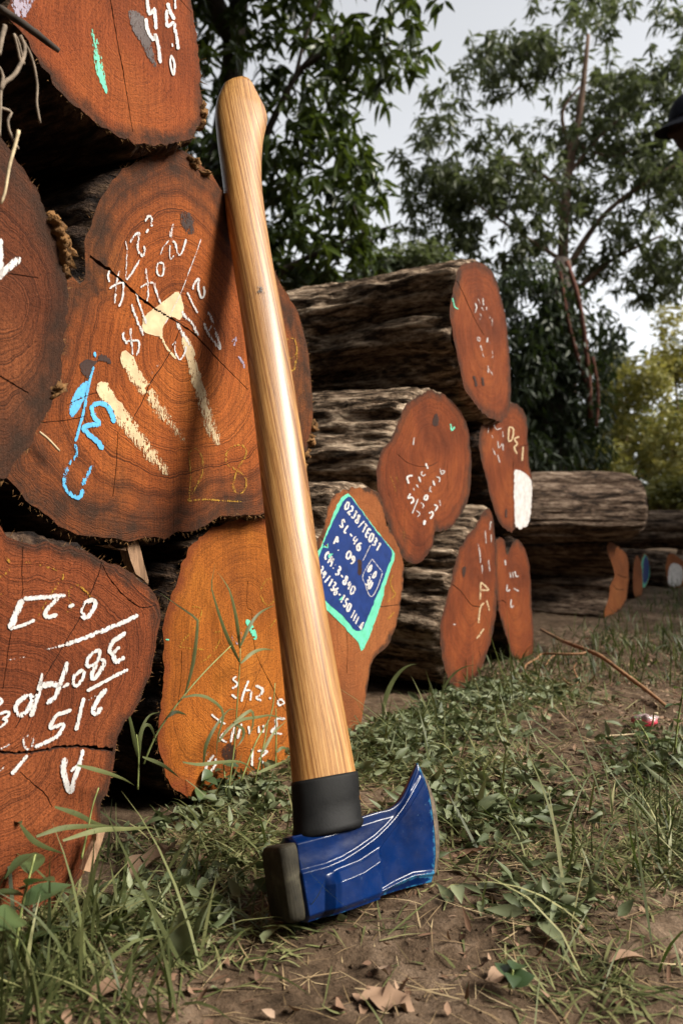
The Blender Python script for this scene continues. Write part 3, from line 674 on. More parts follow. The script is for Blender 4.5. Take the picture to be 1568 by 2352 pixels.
E_MARKS = (
    W_('R5', 19, [(655, 1420), (630, 1450), (667, 1490), (618, 1527)], [(613, 1578), (657, 1612)], [(760, 1458), (720, 1560), (700, 1642)], [(735, 1540), (780, 1550), (775, 1632)], [(440, 1748), (500, 1800), (562, 1832)], [(590, 1868), (520, 1950), (572, 1992)], [(945, 1600), (947, 1620)],
       [(1010, 1640), (1040, 1620), (1066, 1650), (1030, 1672), (1010, 1645)], [(795, 2045), (790, 2202)], [(838, 2065), (922, 2070), (860, 2130), (892, 2172)], [(760, 1850), (772, 1922)], [(850, 1850), (850, 1912)], [(890, 1840), (888, 1910)]) +
    W_('R5', 25, [(820, 1500), (880, 1530), (870, 1570), (830, 1610), (872, 1632)], [(640, 1858), (605, 1992)], [(700, 1828), (665, 1962)], [(1077, 1790), (1000, 1790), (1000, 1850), (960, 1900), (1052, 1922)], [(460, 2100), (400, 2190), (400, 2262), (460, 2210), (482, 2130)], wear=0.2) +
    W_('R5', 20, [(430, 2045), (395, 2110)], wear=0.5) +
    W_('R5', (40, 46, 40), [(745, 932), (785, 1000), (827, 1104)], col='green', wear=0.0) + W_('R5', 14, [(33, 1100), (78, 1106)], col='green', wear=0.2) +
    W_('R5', 26, [(640, 1030), (620, 1080), (680, 1150), (710, 1090), (700, 1040)], col='lilac', wear=0.45) +
    W_('R5', 18, [(280, 820), (340, 830), (355, 890), (300, 1000), (200, 1110), (165, 1160)], [(165, 1165), (260, 1180), (382, 1190)], [(520, 1098), (480, 1180), (400, 1270), (330, 1306)], [(940, 568), (880, 640), (870, 730), (930, 810), (990, 750), (992, 640), (942, 570)], [(460, 1045), (522, 1030)], [(1000, 928), (950, 1002)], col='yellow', wear=0.40))
build_log('log', 'bright orange log end on the ground with a tall grass stem before it',
    [(581, 1186), (515, 1200), (469, 1223), (431, 1265), (408, 1326), (389, 1383), (377, 1439), (375, 1504), (377, 1561), (370, 1617), (363, 1668), (366, 1725), (380, 1771), (398, 1804), (440, 1838), (520, 1855), (600, 1848), (660, 1815), (700, 1740), (715, 1640), (705, 1540), (690, 1440), (670, 1340), (648, 1255), (620, 1205)],
    -0.623, M['wood_orange'], M['bark_dark'], 1.5, group='logs of the front stack', joined=False, fibres=900, center=(560, 1430),
    cracks=[('R5', (4, 6, 7, 8, 7), [(760, 600), (750, 760), (762, 838), (790, 855), (800, 1000), (820, 1180), (870, 1320), (960, 1490), (1020, 1620), (1090, 1720)]), ('R5', 4, [(866, 1365), (780, 1550), (720, 1720), (640, 1830)]), ('R5', 3, [(190, 1200), (180, 1470), (150, 1700)])],
    fills=[('R5', 'stain_or_hole', 0.3, [(550, 2030), (610, 2000), (660, 2060), (640, 2150), (570, 2160), (530, 2090)])],  # dark fill paints in the shade of a hole
    marks=E_MARKS, seed=5, big=0.004)

# ---- second stack
F_UP, F_RT = np.array([34.0, -70.0]), np.array([38.0, 50.0])
F_MARKS = []
for txt, st, k in (('02J8/TE031', (385, 300), 1.0), ('SL-46', (330, 495), 1.18), ('P.', (262, 690), 1.1), ('09', (400, 835), 1.15), ('CM:3-840', (165, 850), 1.04), ('34/136-150', (104, 1010), 0.88), ('III.A', (455, 1485), 0.62), ('D.D', (640, 985), 0.72), ('3U', (612, 1125), 0.85)):
    F_MARKS += [('R6', 'white', random.uniform(0.0, 0.18), w * random.uniform(0.9, 1.15), p) for w, p in text_strokes(txt, st, F_RT * k, F_UP * (1.12 if k > 0.8 else 0.95), 20 if k > 0.8 else 17, 0.05)]
F_MARKS += W_('R6', 9, [(690, 860), (590, 1040), (620, 1150), (652, 1240), (690, 1268), (745, 1180), (805, 1010)], [(690, 860), (745, 930), (800, 1000)], [(672, 712), (590, 880)], wear=0.25)
F_MARKS += W_('R6', 20, [(920, 1035), (890, 1110), (920, 1200), (945, 1250), (855, 1332)], [(935, 1440), (858, 1522)], col='yellow', wear=0.35)
F_MARKS += [('R6', 'stain_or_hole', 0.1, 44, [(548, 865), (560, 950), (552, 1040)])]
build_log('log', 'log end with a navy diamond label bordered in mint green, right of the axe handle',
    [(834, 1117), (859, 1125), (876, 1144), (883, 1172), (886, 1203), (901, 1229), (914, 1258), (924, 1288), (927, 1324), (920, 1376), (910, 1429), (891, 1478), (855, 1515), (848, 1550), (838, 1610), (822, 1680), (785, 1685), (752, 1600), (730, 1470), (715, 1380), (714, 1300), (726, 1250), (741, 1220), (749, 1187), (756, 1155), (768, 1138), (792, 1125), (813, 1119)],
    -0.63, M['wood_pale'], M['bark'], 2.0, group='logs of the second stack', nt_=150, amp=0.008, kk=28, stretch=6.5, big=0.006, center=(825, 1350),
    cracks=[('R6', (10, 9, 8, 6), [(135, 625), (190, 710), (260, 880), (320, 1080), (360, 1250), (385, 1480), (440, 1590)]), ('R6', 8, [(700, 1390), (850, 1375), (1000, 1357)]), ('R6', 4, [(420, 1650), (430, 1850), (420, 2100)])],
    fills=[('R6', 'green', 0.0, [(430, 145), (470, 180), (690, 480), (925, 780), (940, 840), (900, 960), (830, 1180), (800, 1330), (770, 1420), (690, 1640), (630, 1790), (578, 1862), (545, 1780), (470, 1690), (350, 1560), (220, 1440), (160, 1370), (110, 1150), (85, 950), (80, 820), (150, 690), (250, 430), (340, 230)]),
           ('R6', 'navy', -0.3, [(465, 190), (560, 318), (690, 495), (820, 660), (912, 790), (860, 960), (780, 1180), (690, 1390), (610, 1590), (560, 1648), (500, 1635), (390, 1500), (270, 1390), (150, 1280), (120, 1100), (105, 960), (115, 840), (170, 690), (230, 540), (295, 395), (350, 290), (410, 198)])],
    marks=F_MARKS, seed=6)

build_log('log', 'large round log end resting on the diamond-labelled log, with small white figures',
    [(986, 899), (1009, 902), (1025, 912), (1050, 933), (1065, 961), (1076, 991), (1080, 1032), (1082, 1084), (1078, 1128), (1067, 1165), (1050, 1193), (1032, 1213), (1016, 1221), (999, 1223), (995, 1246), (983, 1272), (962, 1292), (940, 1296), (924, 1280), (912, 1255), (898, 1222), (885, 1190), (874, 1146), (865, 1111), (865, 1076), (874, 1037), (895, 1015), (906, 989), (916, 965), (925, 937), (944, 921), (964, 907)],
    -0.638, M['wood_dull'], M['bark'], 2.2, group='logs of the second stack', nt_=200, amp=0.007, kk=28, stretch=6.5, big=0.006, center=(985, 1040),
    cracks=[('R7', 5, [(280, 860), (400, 970), (560, 1025), (700, 1020), (800, 970)]), ('R7', 4, [(930, 1000), (932, 1350)])],
    fills=[('R7', 'stain_or_hole', 0.15, [(730, 430), (780, 330), (815, 400), (800, 490), (745, 490)])],
    marks=W_('R7', 24, [(470, 1145), (400, 1165), (420, 1252)], [(640, 985), (668, 1058)], [(550, 1158), (572, 1232)], [(440, 1380), (410, 1440), (460, 1430), (482, 1470), (445, 1512)], [(650, 1395), (620, 1440), (645, 1465), (665, 1420), (652, 1396)], [(735, 1212), (757, 1278)], [(680, 1640), (722, 1620), (732, 1660), (700, 1712)], [(750, 1528), (792, 1550), (758, 1612)]) +
          W_('R7', 17, [(600, 1090), (580, 1120), (605, 1150), (637, 1128)], [(518, 1262), (547, 1302)], [(478, 1308), (492, 1342)], [(540, 1450), (463, 1642)], [(508, 1600), (540, 1620), (562, 1650), (530, 1682)], [(575, 1500), (612, 1530), (600, 1572)], [(678, 1318), (717, 1362)], [(705, 1283), (690, 1362)], [(780, 1160), (822, 1180), (815, 1232)], [(825, 1053), (850, 1130), (887, 1090), (850, 1080)], [(820, 1468), (832, 1542)], [(490, 648), (475, 747)], wear=0.25) +
          W_('R7', 40, [(626, 1728), (620, 1792)]) + W_('R7', 22, [(968, 470), (985, 552), (1022, 508)], col='green') + W_('R7', 16, [(180, 1150), (240, 1300), (260, 1452)], [(250, 1140), (322, 1342)], [(330, 1900), (370, 1890), (340, 2000)], col='yellow', wear=0.5), seed=7)

build_log('log', 'uppermost log of the second stack with a thick grey bark body and dark red end',
    [(1092, 601), (1109, 608), (1129, 624), (1142, 653), (1153, 694), (1161, 735), (1166, 785), (1170, 834), (1172, 875), (1172, 916), (1166, 949), (1153, 967), (1132, 963), (1109, 949), (1084, 919), (1066, 891), (1058, 858), (1050, 818), (1040, 768), (1033, 719), (1037, 678), (1046, 645), (1050, 621), (1061, 609), (1076, 604)],
    -0.615, M['wood_dull'], M['bark'], 2.2, group='logs of the second stack', nt_=220, amp=0.007, kk=24, big=0.012, stretch=5.5,
    cavity=[(0, 0.035, -0.25, 0.34, 0.022, 0.06), (0, -0.06, 0.05, 0.3, 0.02, 0.02), (0, -0.03, -0.3, 0.3, 0.02, -0.012)],
    cracks=[('S1', (16, 13, 8), [(228, 345), (300, 480), (400, 700), (500, 920), (610, 1110)])],
    marks=W_('S1', 22, [(480, 658), (500, 720), (480, 802)], [(590, 588), (600, 692)], [(510, 1140), (552, 1150), (545, 1190), (520, 1182), (508, 1142)], [(655, 1143), (650, 1212)], [(660, 1538), (665, 1642)], [(555, 1248), (582, 1332)], wear=0.3) +
          W_('S1', 14, [(520, 598), (560, 682)], [(570, 718), (602, 772)], [(640, 708), (640, 762)], [(550, 808), (572, 860), (540, 892)], [(685, 838), (690, 882)], [(720, 878), (720, 982)], [(680, 1208), (690, 1242)], [(580, 1358), (607, 1422)], [(720, 1328), (725, 1372)], [(737, 1398), (713, 1432)], [(665, 1570), (732, 1672)], wear=0.35) +
          W_('S1', 18, [(168, 588), (200, 710), (252, 742)], col='green', wear=0.2) + W_('S1', 34, [(460, 1678), (490, 1760), (500, 1832)], [(580, 1698), (602, 1822)], col='stain_or_hole'), seed=8)

build_log('log', 'narrow log end with a white painted patch along its lower right edge',
    [(1172, 924), (1194, 935), (1208, 961), (1211, 1017), (1214, 1065), (1221, 1101), (1221, 1157), (1214, 1200), (1200, 1216), (1184, 1213), (1172, 1222), (1149, 1205), (1130, 1157), (1116, 1101), (1104, 1053), (1099, 1017), (1104, 980), (1120, 950), (1145, 930)],
    -0.635, M['wood_dull'], M['bark_dark'], 2.0, group='logs of the second stack', amp=0.008,
    cracks=[('S2', 7, [(660, 500), (658, 700), (662, 1040)]), ('S2', 6, [(785, 375), (740, 375), (700, 400)])],
    fills=[('S2', 'white', 0.05, [(670, 570), (740, 590), (795, 640), (812, 700), (805, 900), (780, 1020), (730, 1055), (680, 1030), (667, 850), (667, 650)])],
    marks=W_('S2', 15, [(625, 220), (620, 330), (650, 320), (660, 240), (627, 220)], [(708, 300), (670, 320), (692, 360), (668, 390), (692, 442)], [(740, 383), (732, 497)], col='cream', wear=0.2) +
          W_('S2', 11, [(455, 223), (450, 272)], [(500, 200), (520, 240), (562, 230)], [(570, 258), (575, 302)], [(480, 288), (492, 312)], [(530, 338), (540, 390), (570, 360), (575, 412)], [(490, 398), (512, 452)], [(530, 448), (547, 512)], wear=0.3) +
          W_('S2', 16, [(600, 893), (600, 962)], col='stain_or_hole'), seed=9)

build_log('log', 'leaf-shaped log end standing on the grass below the white-patched log, with cream letters',
    [(1127, 1174), (1133, 1200), (1137, 1256), (1140, 1312), (1140, 1382), (1135, 1433), (1124, 1481), (1104, 1535), (1073, 1580), (1040, 1578), (1017, 1520), (1010, 1453), (1014, 1419), (1026, 1374), (1037, 1326), (1051, 1270), (1071, 1233), (1093, 1205), (1104, 1183), (1116, 1169)],
    -0.625, M['wood_dull'], M['bark'], 2.0, group='logs of the second stack', nt_=120, amp=0.010, kk=24, flute=0.008,
    cracks=[('S2', 6, [(160, 1505), (230, 1560), (290, 1640), (330, 1680), (390, 1690)]), ('S2', 5, [(380, 2050), (395, 2100)])],
    fills=[('S2', 'stain_or_hole', 0.1, [(245, 1370), (275, 1365), (262, 1440), (250, 1452), (240, 1410)])],
    marks=W_('S2', 13, [(430, 1068), (435, 1172)], [(475, 988), (465, 1062)], [(475, 1098), (480, 1162)], [(370, 1178), (385, 1250), (390, 1332)], [(455, 1308), (465, 1402)], [(400, 1348), (410, 1422)], [(165, 1835), (188, 1832)], wear=0.35) +
          W_('S2', 15, [(395, 1488), (390, 1632)], [(395, 1488), (457, 1550), (400, 1552)], [(440, 1638), (465, 1722)], [(420, 1658), (390, 1700), (375, 1822)], [(420, 1868), (362, 1952)], col='cream', wear=0.25), seed=10)

build_log('log', 'slim log end with a notched top, farthest right of the second stack on the ground',
    [(1138, 1240), (1157, 1240), (1161, 1268), (1166, 1272), (1176, 1247), (1189, 1241), (1203, 1259), (1214, 1292), (1218, 1340), (1220, 1396), (1224, 1453), (1222, 1509), (1200, 1535), (1180, 1515), (1166, 1475), (1149, 1419), (1142, 1385), (1138, 1340), (1136, 1284)],
    -0.635, M['wood_dull'], M['bark_dark'], 1.8, group='logs of the second stack', amp=0.008,
    cracks=[('S2', 6, [(540, 1650), (575, 1640), (600, 1660)])],
    marks=W_('S2', 12, [(590, 1308), (595, 1352)], [(630, 1408), (635, 1452)], [(652, 1408), (657, 1452)], [(670, 1400), (680, 1440), (702, 1440)], [(610, 1508), (605, 1560), (632, 1550)], [(660, 1540), (702, 1562)], [(640, 1628), (640, 1692), (662, 1680)], wear=0.25), seed=11)

# ---- logs further back on the right
build_log('log', 'long grey bark log lying on the fluted background log, its end turned away',
    [(1448, 1096), (1468, 1104), (1482, 1128), (1488, 1165), (1485, 1195), (1472, 1222), (1448, 1236), (1424, 1226), (1408, 1204), (1402, 1172), (1406, 1138), (1424, 1106)],
    1.38, M['wood_red'], M['bark_far'], 0.75, group='logs in the background', nt_=90, amp=0.008, kk=16, flute=0.010, normal=(0.985, 0.17), stretch=14, seed=12)
build_log('log', 'fluted log on the background grass with an orange cut end facing the path',
    [(1397, 1245), (1423, 1259), (1440, 1280), (1443, 1314), (1442, 1342), (1435, 1385), (1409, 1412), (1385, 1416), (1397, 1372), (1400, 1346), (1410, 1323), (1404, 1295), (1393, 1268)],
    -0.82, M['wood_pale'], M['bark_far'], 1.1, group='logs in the background', nt_=100, amp=0.008, kk=18, flute=0.022, stretch=22, normal=(0.81, -0.59),
    cracks=[('S5', 6, [(935, 1100), (985, 1125), (1035, 1135)]), ('S5', 5, [(890, 1200), (930, 1245), (1000, 1250)])], seed=13)
build_log('log', 'narrow orange log end just behind the fluted background log',
    [(1462, 1276), (1470, 1290), (1474, 1320), (1474, 1366), (1462, 1372), (1454, 1364), (1452, 1330), (1455, 1292)], -0.95, M['wood_pale'], M['bark_dark'], 1.4, group='logs in the background', normal=(0.80, -0.60), seed=14)
build_log('log', 'small background log end painted dark blue with a green rim',
    [(1480, 1270), (1489, 1290), (1491, 1315), (1487, 1338), (1478, 1352), (1470, 1345), (1468, 1312), (1472, 1285)], -1.01, M['wood_pale'], M['bark_dark'], 1.2, group='logs in the background', normal=(0.80, -0.60),
    fills=[('F', 'green', 0.0, [(1480, 1273), (1488, 1290), (1490, 1315), (1486, 1335), (1478, 1349), (1471, 1343), (1469.5, 1312), (1473, 1287)]), ('F', 'navy', -0.2, [(1482, 1276), (1488, 1291), (1489, 1315), (1485, 1332), (1478, 1342), (1475, 1330), (1475, 1300), (1477, 1285)])], seed=15)
build_log('log', 'dark bark log at the right edge of the background, above the white-painted end',
    [(1720, 1176), (1724, 1188), (1727, 1215), (1724, 1250), (1720, 1264), (1716, 1250), (1713, 1215), (1716, 1188)], 0.525, M['wood_red'], M['bark_far'], 1.0, group='logs in the background', nt_=80, amp=0.008, kk=16, flute=0.010, normal=(0.94, -0.34), stretch=14, seed=16)
build_log('log', 'background log end with a white painted patch at the right edge of the picture',
    [(1537, 1271), (1560, 1282), (1578, 1302), (1580, 1330), (1565, 1350), (1542, 1352), (1530, 1330), (1527, 1295)], -2.29, M['wood_pale'], M['bark_far'], 1.0, group='logs in the background', amp=0.006, normal=(0.50, -0.866),
    fills=[('F', 'white', 0.1, [(1538, 1298), (1548, 1294), (1562, 1300), (1568, 1320), (1562, 1343), (1545, 1348), (1534, 1340), (1533, 1318)])], seed=17)
# ------------------------------------------------------------------ axe
YAW = math.radians(28)
AU = np.array([math.cos(YAW), math.sin(YAW), 0]); AS0 = np.array([math.sin(YAW), -math.cos(YAW), 0]); AZ = np.array([0, 0, 1.0])
HALF = 0.023
P1 = at_height(np.array([700.0, 2118.0]), 0.010)
P2 = on_plane(np.array([[532.0, 500.0]]), np.array([LOGN[0], LOGN[1], 0]) * -0.598, np.array([LOGN[0], LOGN[1], 0]))[0]
best = None
for al in np.linspace(0.15, 0.7, 551):
    s_ = math.cos(al) * AS0 + math.sin(al) * AZ
    e = abs((P2 - (P1 - s_ * HALF)) @ s_ + 0.016)
    if best is None or e < best[0]: best = (e, al)
AL = best[1]
AW = math.cos(AL) * AZ - math.sin(AL) * AS0; AS = math.cos(AL) * AS0 + math.sin(AL) * AZ
AO = P1 - AS * HALF
AMAT = Matrix(((AU[0], -AS[0], AW[0], AO[0]), (AU[1], -AS[1], AW[1], AO[1]), (AU[2], -AS[2], AW[2], AO[2]), (0, 0, 0, 1)))
axe = empty('axe'); axe.matrix_world = AMAT
tag(axe, 'blue-headed splitting axe with a pale wooden handle, leaning head down against the logs', 'axe')
def axe_ab(p, off=0.0):
    Q = on_plane(np.asarray(p, float), AO + AS * off, AS) - AO
    return Q @ AU, Q @ AW
# materials
m, nt = new_mat('ash_handle')
t = nt.nodes.new('ShaderNodeTexCoord')
wv = nd(nt, 'ShaderNodeTexNoise', {'Scale': 1.0, 'Detail': 2.0})
nt.links.new(objco(nt, (30, 30, 5)), wv.inputs['Vector'])
sep = nd(nt, 'ShaderNodeSeparateXYZ', {0: t.outputs['Object']})
gcoord = mth(nt, 'ADD', mth(nt, 'MULTIPLY', sep.outputs[0], 1.0), mth(nt, 'ADD', mth(nt, 'MULTIPLY', sep.outputs[2], 0.045), mth(nt, 'MULTIPLY', wv.outputs['Fac'], 0.012)))
gcoord = mth(nt, 'ADD', gcoord, mth(nt, 'MULTIPLY', mth(nt, 'MULTIPLY', sep.outputs[1], sep.outputs[1]), 30.0))
bands = noise(nt, gcoord, 330, 3, 0.7, dim='1D')
pores = noise(nt, objco(nt, (1500, 1500, 45)), 1.0, 3, 0.7)
streak = noise(nt, objco(nt, (260, 260, 9)), 1.0, 4, 0.65)
tone = noise(nt, objco(nt, (18, 18, 3)), 1.0, 3, 0.6)
col = ramp(nt, bands, [(0.30, (0.20, 0.080, 0.018)), (0.48, (0.345, 0.165, 0.045)), (0.66, (0.47, 0.26, 0.085))])
col = mixc(nt, 0.6, col, ramp(nt, streak, [(0.3, (0.55, 0.45, 0.36)), (0.52, (1, 1, 1)), (0.75, (1.12, 1.12, 1.12))]), 'MULTIPLY')
col = mixc(nt, 0.55, col, ramp(nt, pores, [(0.36, (0.38, 0.30, 0.22)), (0.5, (1, 1, 1))]), 'MULTIPLY')
col = mixc(nt, 0.7, col, ramp(nt, tone, [(0.34, (0.58, 0.48, 0.38)), (0.58, (1.06, 1.06, 1.06))]), 'MULTIPLY')
grime = noise(nt, objco(nt, (60, 60, 26)), 1.0, 5, 0.7)
col = mixc(nt, ramp(nt, grime, [(0.60, (0, 0, 0)), (0.80, (0.45, 0.45, 0.45))]), col, (0.10, 0.055, 0.025))
rgh = mth(nt, 'ADD', 0.40, mth(nt, 'MULTIPLY', streak, 0.18))
finish(nt, col, rgh, mth(nt, 'ADD', pores, streak), 0.28, 0.0009, 0.35, coat=0.30, coat_rough=0.24)
M['ash'] = m
m, nt = new_mat('blue_enamel')
oc = objco(nt)
sc = noise(nt, objco(nt, (300, 300, 900), (0.3, 0.2, 0.5)), 1.0, 5, 0.75)
ch = noise(nt, oc, 160, 4, 0.7); bl = noise(nt, oc, 22, 4, 0.6)
col = ramp(nt, bl, [(0.3, (0.0002, 0.0070, 0.042)), (0.7, (0.0003, 0.0165, 0.092))])
wr = attr(nt, 'chip')
cf = mth(nt, 'MULTIPLY', mth(nt, 'SUBTRACT', mth(nt, 'ADD', mth(nt, 'MULTIPLY', ch, 0.55), mth(nt, 'MULTIPLY', wr, 0.62)), 0.52), 14.0, True)
col = mixc(nt, cf, col, (0.02, 0.12, 0.23))
cf2 = mth(nt, 'MULTIPLY', mth(nt, 'SUBTRACT', mth(nt, 'ADD', mth(nt, 'MULTIPLY', ch, 0.5), mth(nt, 'MULTIPLY', wr, 0.6)), 0.78), 18.0, True)
col = mixc(nt, cf2, col, (0.16, 0.11, 0.085))
spk = ramp(nt, noise(nt, oc, 330, 3, 0.7), [(0.66, (0, 0, 0)), (0.72, (1, 1, 1))])
col = mixc(nt, mth(nt, 'MULTIPLY', spk, 0.40), col, (0.07, 0.13, 0.20))
dust = noise(nt, oc, 34, 5, 0.7)
col = mixc(nt, ramp(nt, dust, [(0.50, (0, 0, 0)), (0.80, (0.10, 0.10, 0.10))]), col, (0.10, 0.085, 0.07))
finish(nt, col, mth(nt, 'ADD', 0.18, mth(nt, 'MULTIPLY', dust, 0.35)), mth(nt, 'ADD', ch, sc), 0.05, 0.0006, 0.10, metal=0.0, coat=0.38, coat_rough=0.10)
M['enamel'] = m
m, nt = new_mat('bare_steel')
oc = objco(nt); a_ = noise(nt, oc, 60, 5, 0.65); b_ = noise(nt, objco(nt, (900, 900, 60)), 1.0, 3)
finish(nt, ramp(nt, a_, [(0.3, (0.012, 0.010, 0.007)), (0.55, (0.030, 0.026, 0.017)), (0.75, (0.070, 0.062, 0.042))]), 0.75, b_, 0.4, 0.0015, 0.2, metal=0.0)
M['steel'] = m
m, nt = new_mat('black_rubber')
oc = objco(nt); a_ = noise(nt, oc, 24, 5, 0.7); b_ = noise(nt, oc, 500, 2)
finish(nt, ramp(nt, a_, [(0.4, (0.003, 0.003, 0.0034)), (0.75, (0.013, 0.013, 0.0125))]), mth(nt, 'ADD', 0.46, mth(nt, 'MULTIPLY', a_, 0.3)), b_, 0.15, 0.0008, 0.15)
M['rubber'] = m
M['smudge'] = mat_paint('grey_smudge_on_handle', (0.12, 0.11, 0.11))

# handle: left / right silhouettes measured at their heights
HE = [(183, 553, 568), (188, 541, 574), (195, 530, 577), (206, 514, 584), (224, 507, 594), (242, 501, 604), (263, 497.5, 610), (283, 498, 608), (306, 500, 602), (342, 504, 598), (392, 511, 596), (446, 518, 599), (505, 524, 607), (573, 534, 617), (641, 543, 629), (750, 562, 650), (900, 580, 673), (1000, 592, 689), (1100, 602, 703), (1200, 612, 716), (1400, 637, 744), (1600, 658, 780), (1780, 672, 813), (1850, 676, 826)]
st = []
for y, l, r in HE:
    a0, b0 = axe_ab(np.array([l, y])); a1, b1 = axe_ab(np.array([r, y])); st.append(((a0 + a1) / 2, (b0 + b1) / 2, (a1 - a0) / 2))
st = np.array(st)
tt = np.r_[np.linspace(0, 7, 36), np.linspace(7, len(st) - 1, 90)[1:]]
ST = np.stack([np.interp(tt, np.arange(len(st)), st[:, k]) for k in range(3)], -1)
ker = np.array([1, 2, 3, 2, 1]) / 9.0
for _ in range(3):
    sm = np.stack([np.convolve(np.pad(ST[:, k], 2, 'edge'), ker, 'valid') for k in range(3)], -1); ST[30:-2] = sm[30:-2]
NA = 48; ang = np.arange(NA) / NA * 2 * np.pi
bmax, bmin = ST[:, 1].max(), ST[:, 1].min()
hv = []
for a0, b0, w in ST:
    fr = (bmax - b0) / (bmax - bmin)
    dep = min(w * 0.80, np.interp(fr, [0, 0.06, 0.2, 0.5, 0.85, 1], [0.012, 0.0165, 0.0165, 0.0165, 0.0175, 0.018]))
    ex = 2.25
    ca, sa = np.cos(ang), np.sin(ang)
    hv.append(np.stack([a0 + w * np.sign(ca) * np.abs(ca) ** (2 / ex), dep * np.sign(sa) * np.abs(sa) ** (2 / ex), np.full(NA, b0)], -1))
HV = np.concatenate(hv); HF = [tuple(f)[::-1] for f in grid_faces(len(ST), NA, True)] + [tuple(range(NA)), tuple(range(len(HV) - NA, len(HV)))[::-1]]
handle = mesh_np('handle', HV, HF, [M['ash']], axe)
# rubber sleeve
sl = []
for y, l, r in [(1790, 671, 818), (1798, 670.5, 819.5), (1850, 673, 823), (1896, 675, 827), (1902, 673, 831), (1914, 673, 832), (1920, 675, 830)]:
    a0, b0 = axe_ab(np.array([l, y - 6])); a1, b1 = axe_ab(np.array([r, y - 6])); sl.append(((a0 + a1) / 2, (b0 + b1) / 2, (a1 - a0) / 2))
sv = []
for k, (a0, b0, w) in enumerate(sl):
    dp = 0.0192 + (0.0018 if k >= 4 else 0) - (0.0006 if k in (0, 6) else 0)
    ca, sa = np.cos(ang), np.sin(ang); sv.append(np.stack([a0 + w * np.sign(ca) * np.abs(ca) ** 0.86, dp * np.sign(sa) * np.abs(sa) ** 0.86, np.full(NA, b0)], -1))
SV = np.concatenate(sv); mesh_np('sleeve', SV, [tuple(f)[::-1] for f in grid_faces(len(sl), NA, True)] + [tuple(range(NA)), tuple(range(len(SV) - NA, len(SV)))[::-1]], [M['rubber']], axe)

# head: Coons patch between measured outlines, thickness field carrying the forged facets
top = catmull([(528, 545), (700, 500), (890, 445), (1040, 400), (1110, 383), (1160, 348), (1200, 290), (1238, 205), (1275, 118)], 230)
bot = catmull([(600, 1028), (800, 962), (1030, 888), (1200, 838), (1368, 797)], 230)
lef = catmull([(600, 1028), (575, 890), (550, 740), (528, 545)], 150)
rig = catmull([(1362, 799), (1378, 720), (1384, 600), (1368, 420), (1338, 270), (1275, 118)], 150)
a = np.linspace(0, 1, 230)[None, :, None]; b = np.linspace(0, 1, 150)[:, None, None]
XY = (1 - b) * bot[None] + b * top[None] + (1 - a) * lef[:, None] + a * rig[:, None] - ((1 - a) * (1 - b) * bot[0] + a * (1 - b) * bot[-1] + (1 - a) * b * top[0] + a * b * top[-1])
X, Y = XY[..., 0], XY[..., 1]
sstep = lambda t: np.clip(t, 0, 1) ** 2 * (3 - 2 * np.clip(t, 0, 1))
r1x, r1y = np.array([(500, 758), (550, 742), (700, 702), (800, 662), (900, 605), (1000, 540), (1070, 480), (1130, 420), (1210, 315), (1285, 195)]).T
r2x, r2y = np.array([(500, 800), (740, 740), (900, 680), (1030, 600), (1130, 480), (1220, 365), (1295, 245), (1330, 180)]).T
Y1 = np.interp(X, r1x, r1y); Y2 = np.interp(X, r2x, r2y)
Ytop = np.interp(X, top[:, 0], top[:, 1]); Ybot = np.interp(X, bot[:, 0], bot[:, 1])
tb = np.clip((X - 700) / (1392 - 700), 0, 1)
H = 0.0215 * (1 - tb ** 1.35) + 0.0012
blk = sstep((1022 + (Y - 700) * 0.05 - X) / 13) * np.clip((Y - Y2 - 4) / 60, 0, 1)            # lower block stands proud, ending in a step before the blade
H = H + 0.0062 * blk * np.clip((X - 690) / 45, 0, 1)
H = H - 0.0062 * sstep((X - 1000) / 60) * sstep((Y - Y2 + 6) / 26) * (1 - sstep((X - 1130) / 260))      # hollow of the blade
H = H - 0.0028 + 0.0026 * sstep((Y - Y1 + 12) / 26) * (1 - 0.75 * tb) + 0.0020 * sstep((Y - Y2 + 9) / 20) * sstep((X - 730) / 40) * (1 - 0.75 * tb)
H = H - 0.0012 * sstep((Y1 - Y) / 110) * (1 - sstep((X - 1080) / 120))               # upper panel slopes in
H = H - 0.0085 * sstep(1 - (Y - Ytop) / 48) * (1 - tb)                              # bevel along the eye
H = H - 0.0060 * sstep(1 - (Ybot - Y) / 46) * (1 - 0.9 * tb)
lip = np.interp(X, [1000, 1040, 1130, 1250, 1370], [900, 862, 815, 762, 748])
H = H + 0.0022 * np.exp(-((Y - lip) / 12.0) ** 2) * sstep((X - 1020) / 30)
H = H - 0.004 * sstep(1 - (X - np.interp(Y, lef[::-1, 1], lef[::-1, 0])) / 16)
H = H + 0.00008 * fbm(X / 60, Y / 60, X * 0, 3)
H = np.maximum(H, 0.0008)
fa, fb = axe_ab(toF(np.stack([X, Y], -1), 'Z6'), HALF * 0.85)
nb, na = H.shape
front = np.stack([fa, -H, fb], -1).reshape(-1, 3); back = np.stack([fa, H, fb], -1).reshape(-1, 3)
GF = grid_faces(nb, na)
I = np.arange(nb * na).reshape(nb, na); rim = np.r_[I[0, :], I[1:, -1], I[-1, -2::-1], I[-2:0:-1, 0]]
nF = nb * na
RF = np.stack([rim, np.roll(rim, -1), np.roll(rim, -1) + nF, rim + nF], -1)[:, ::-1]
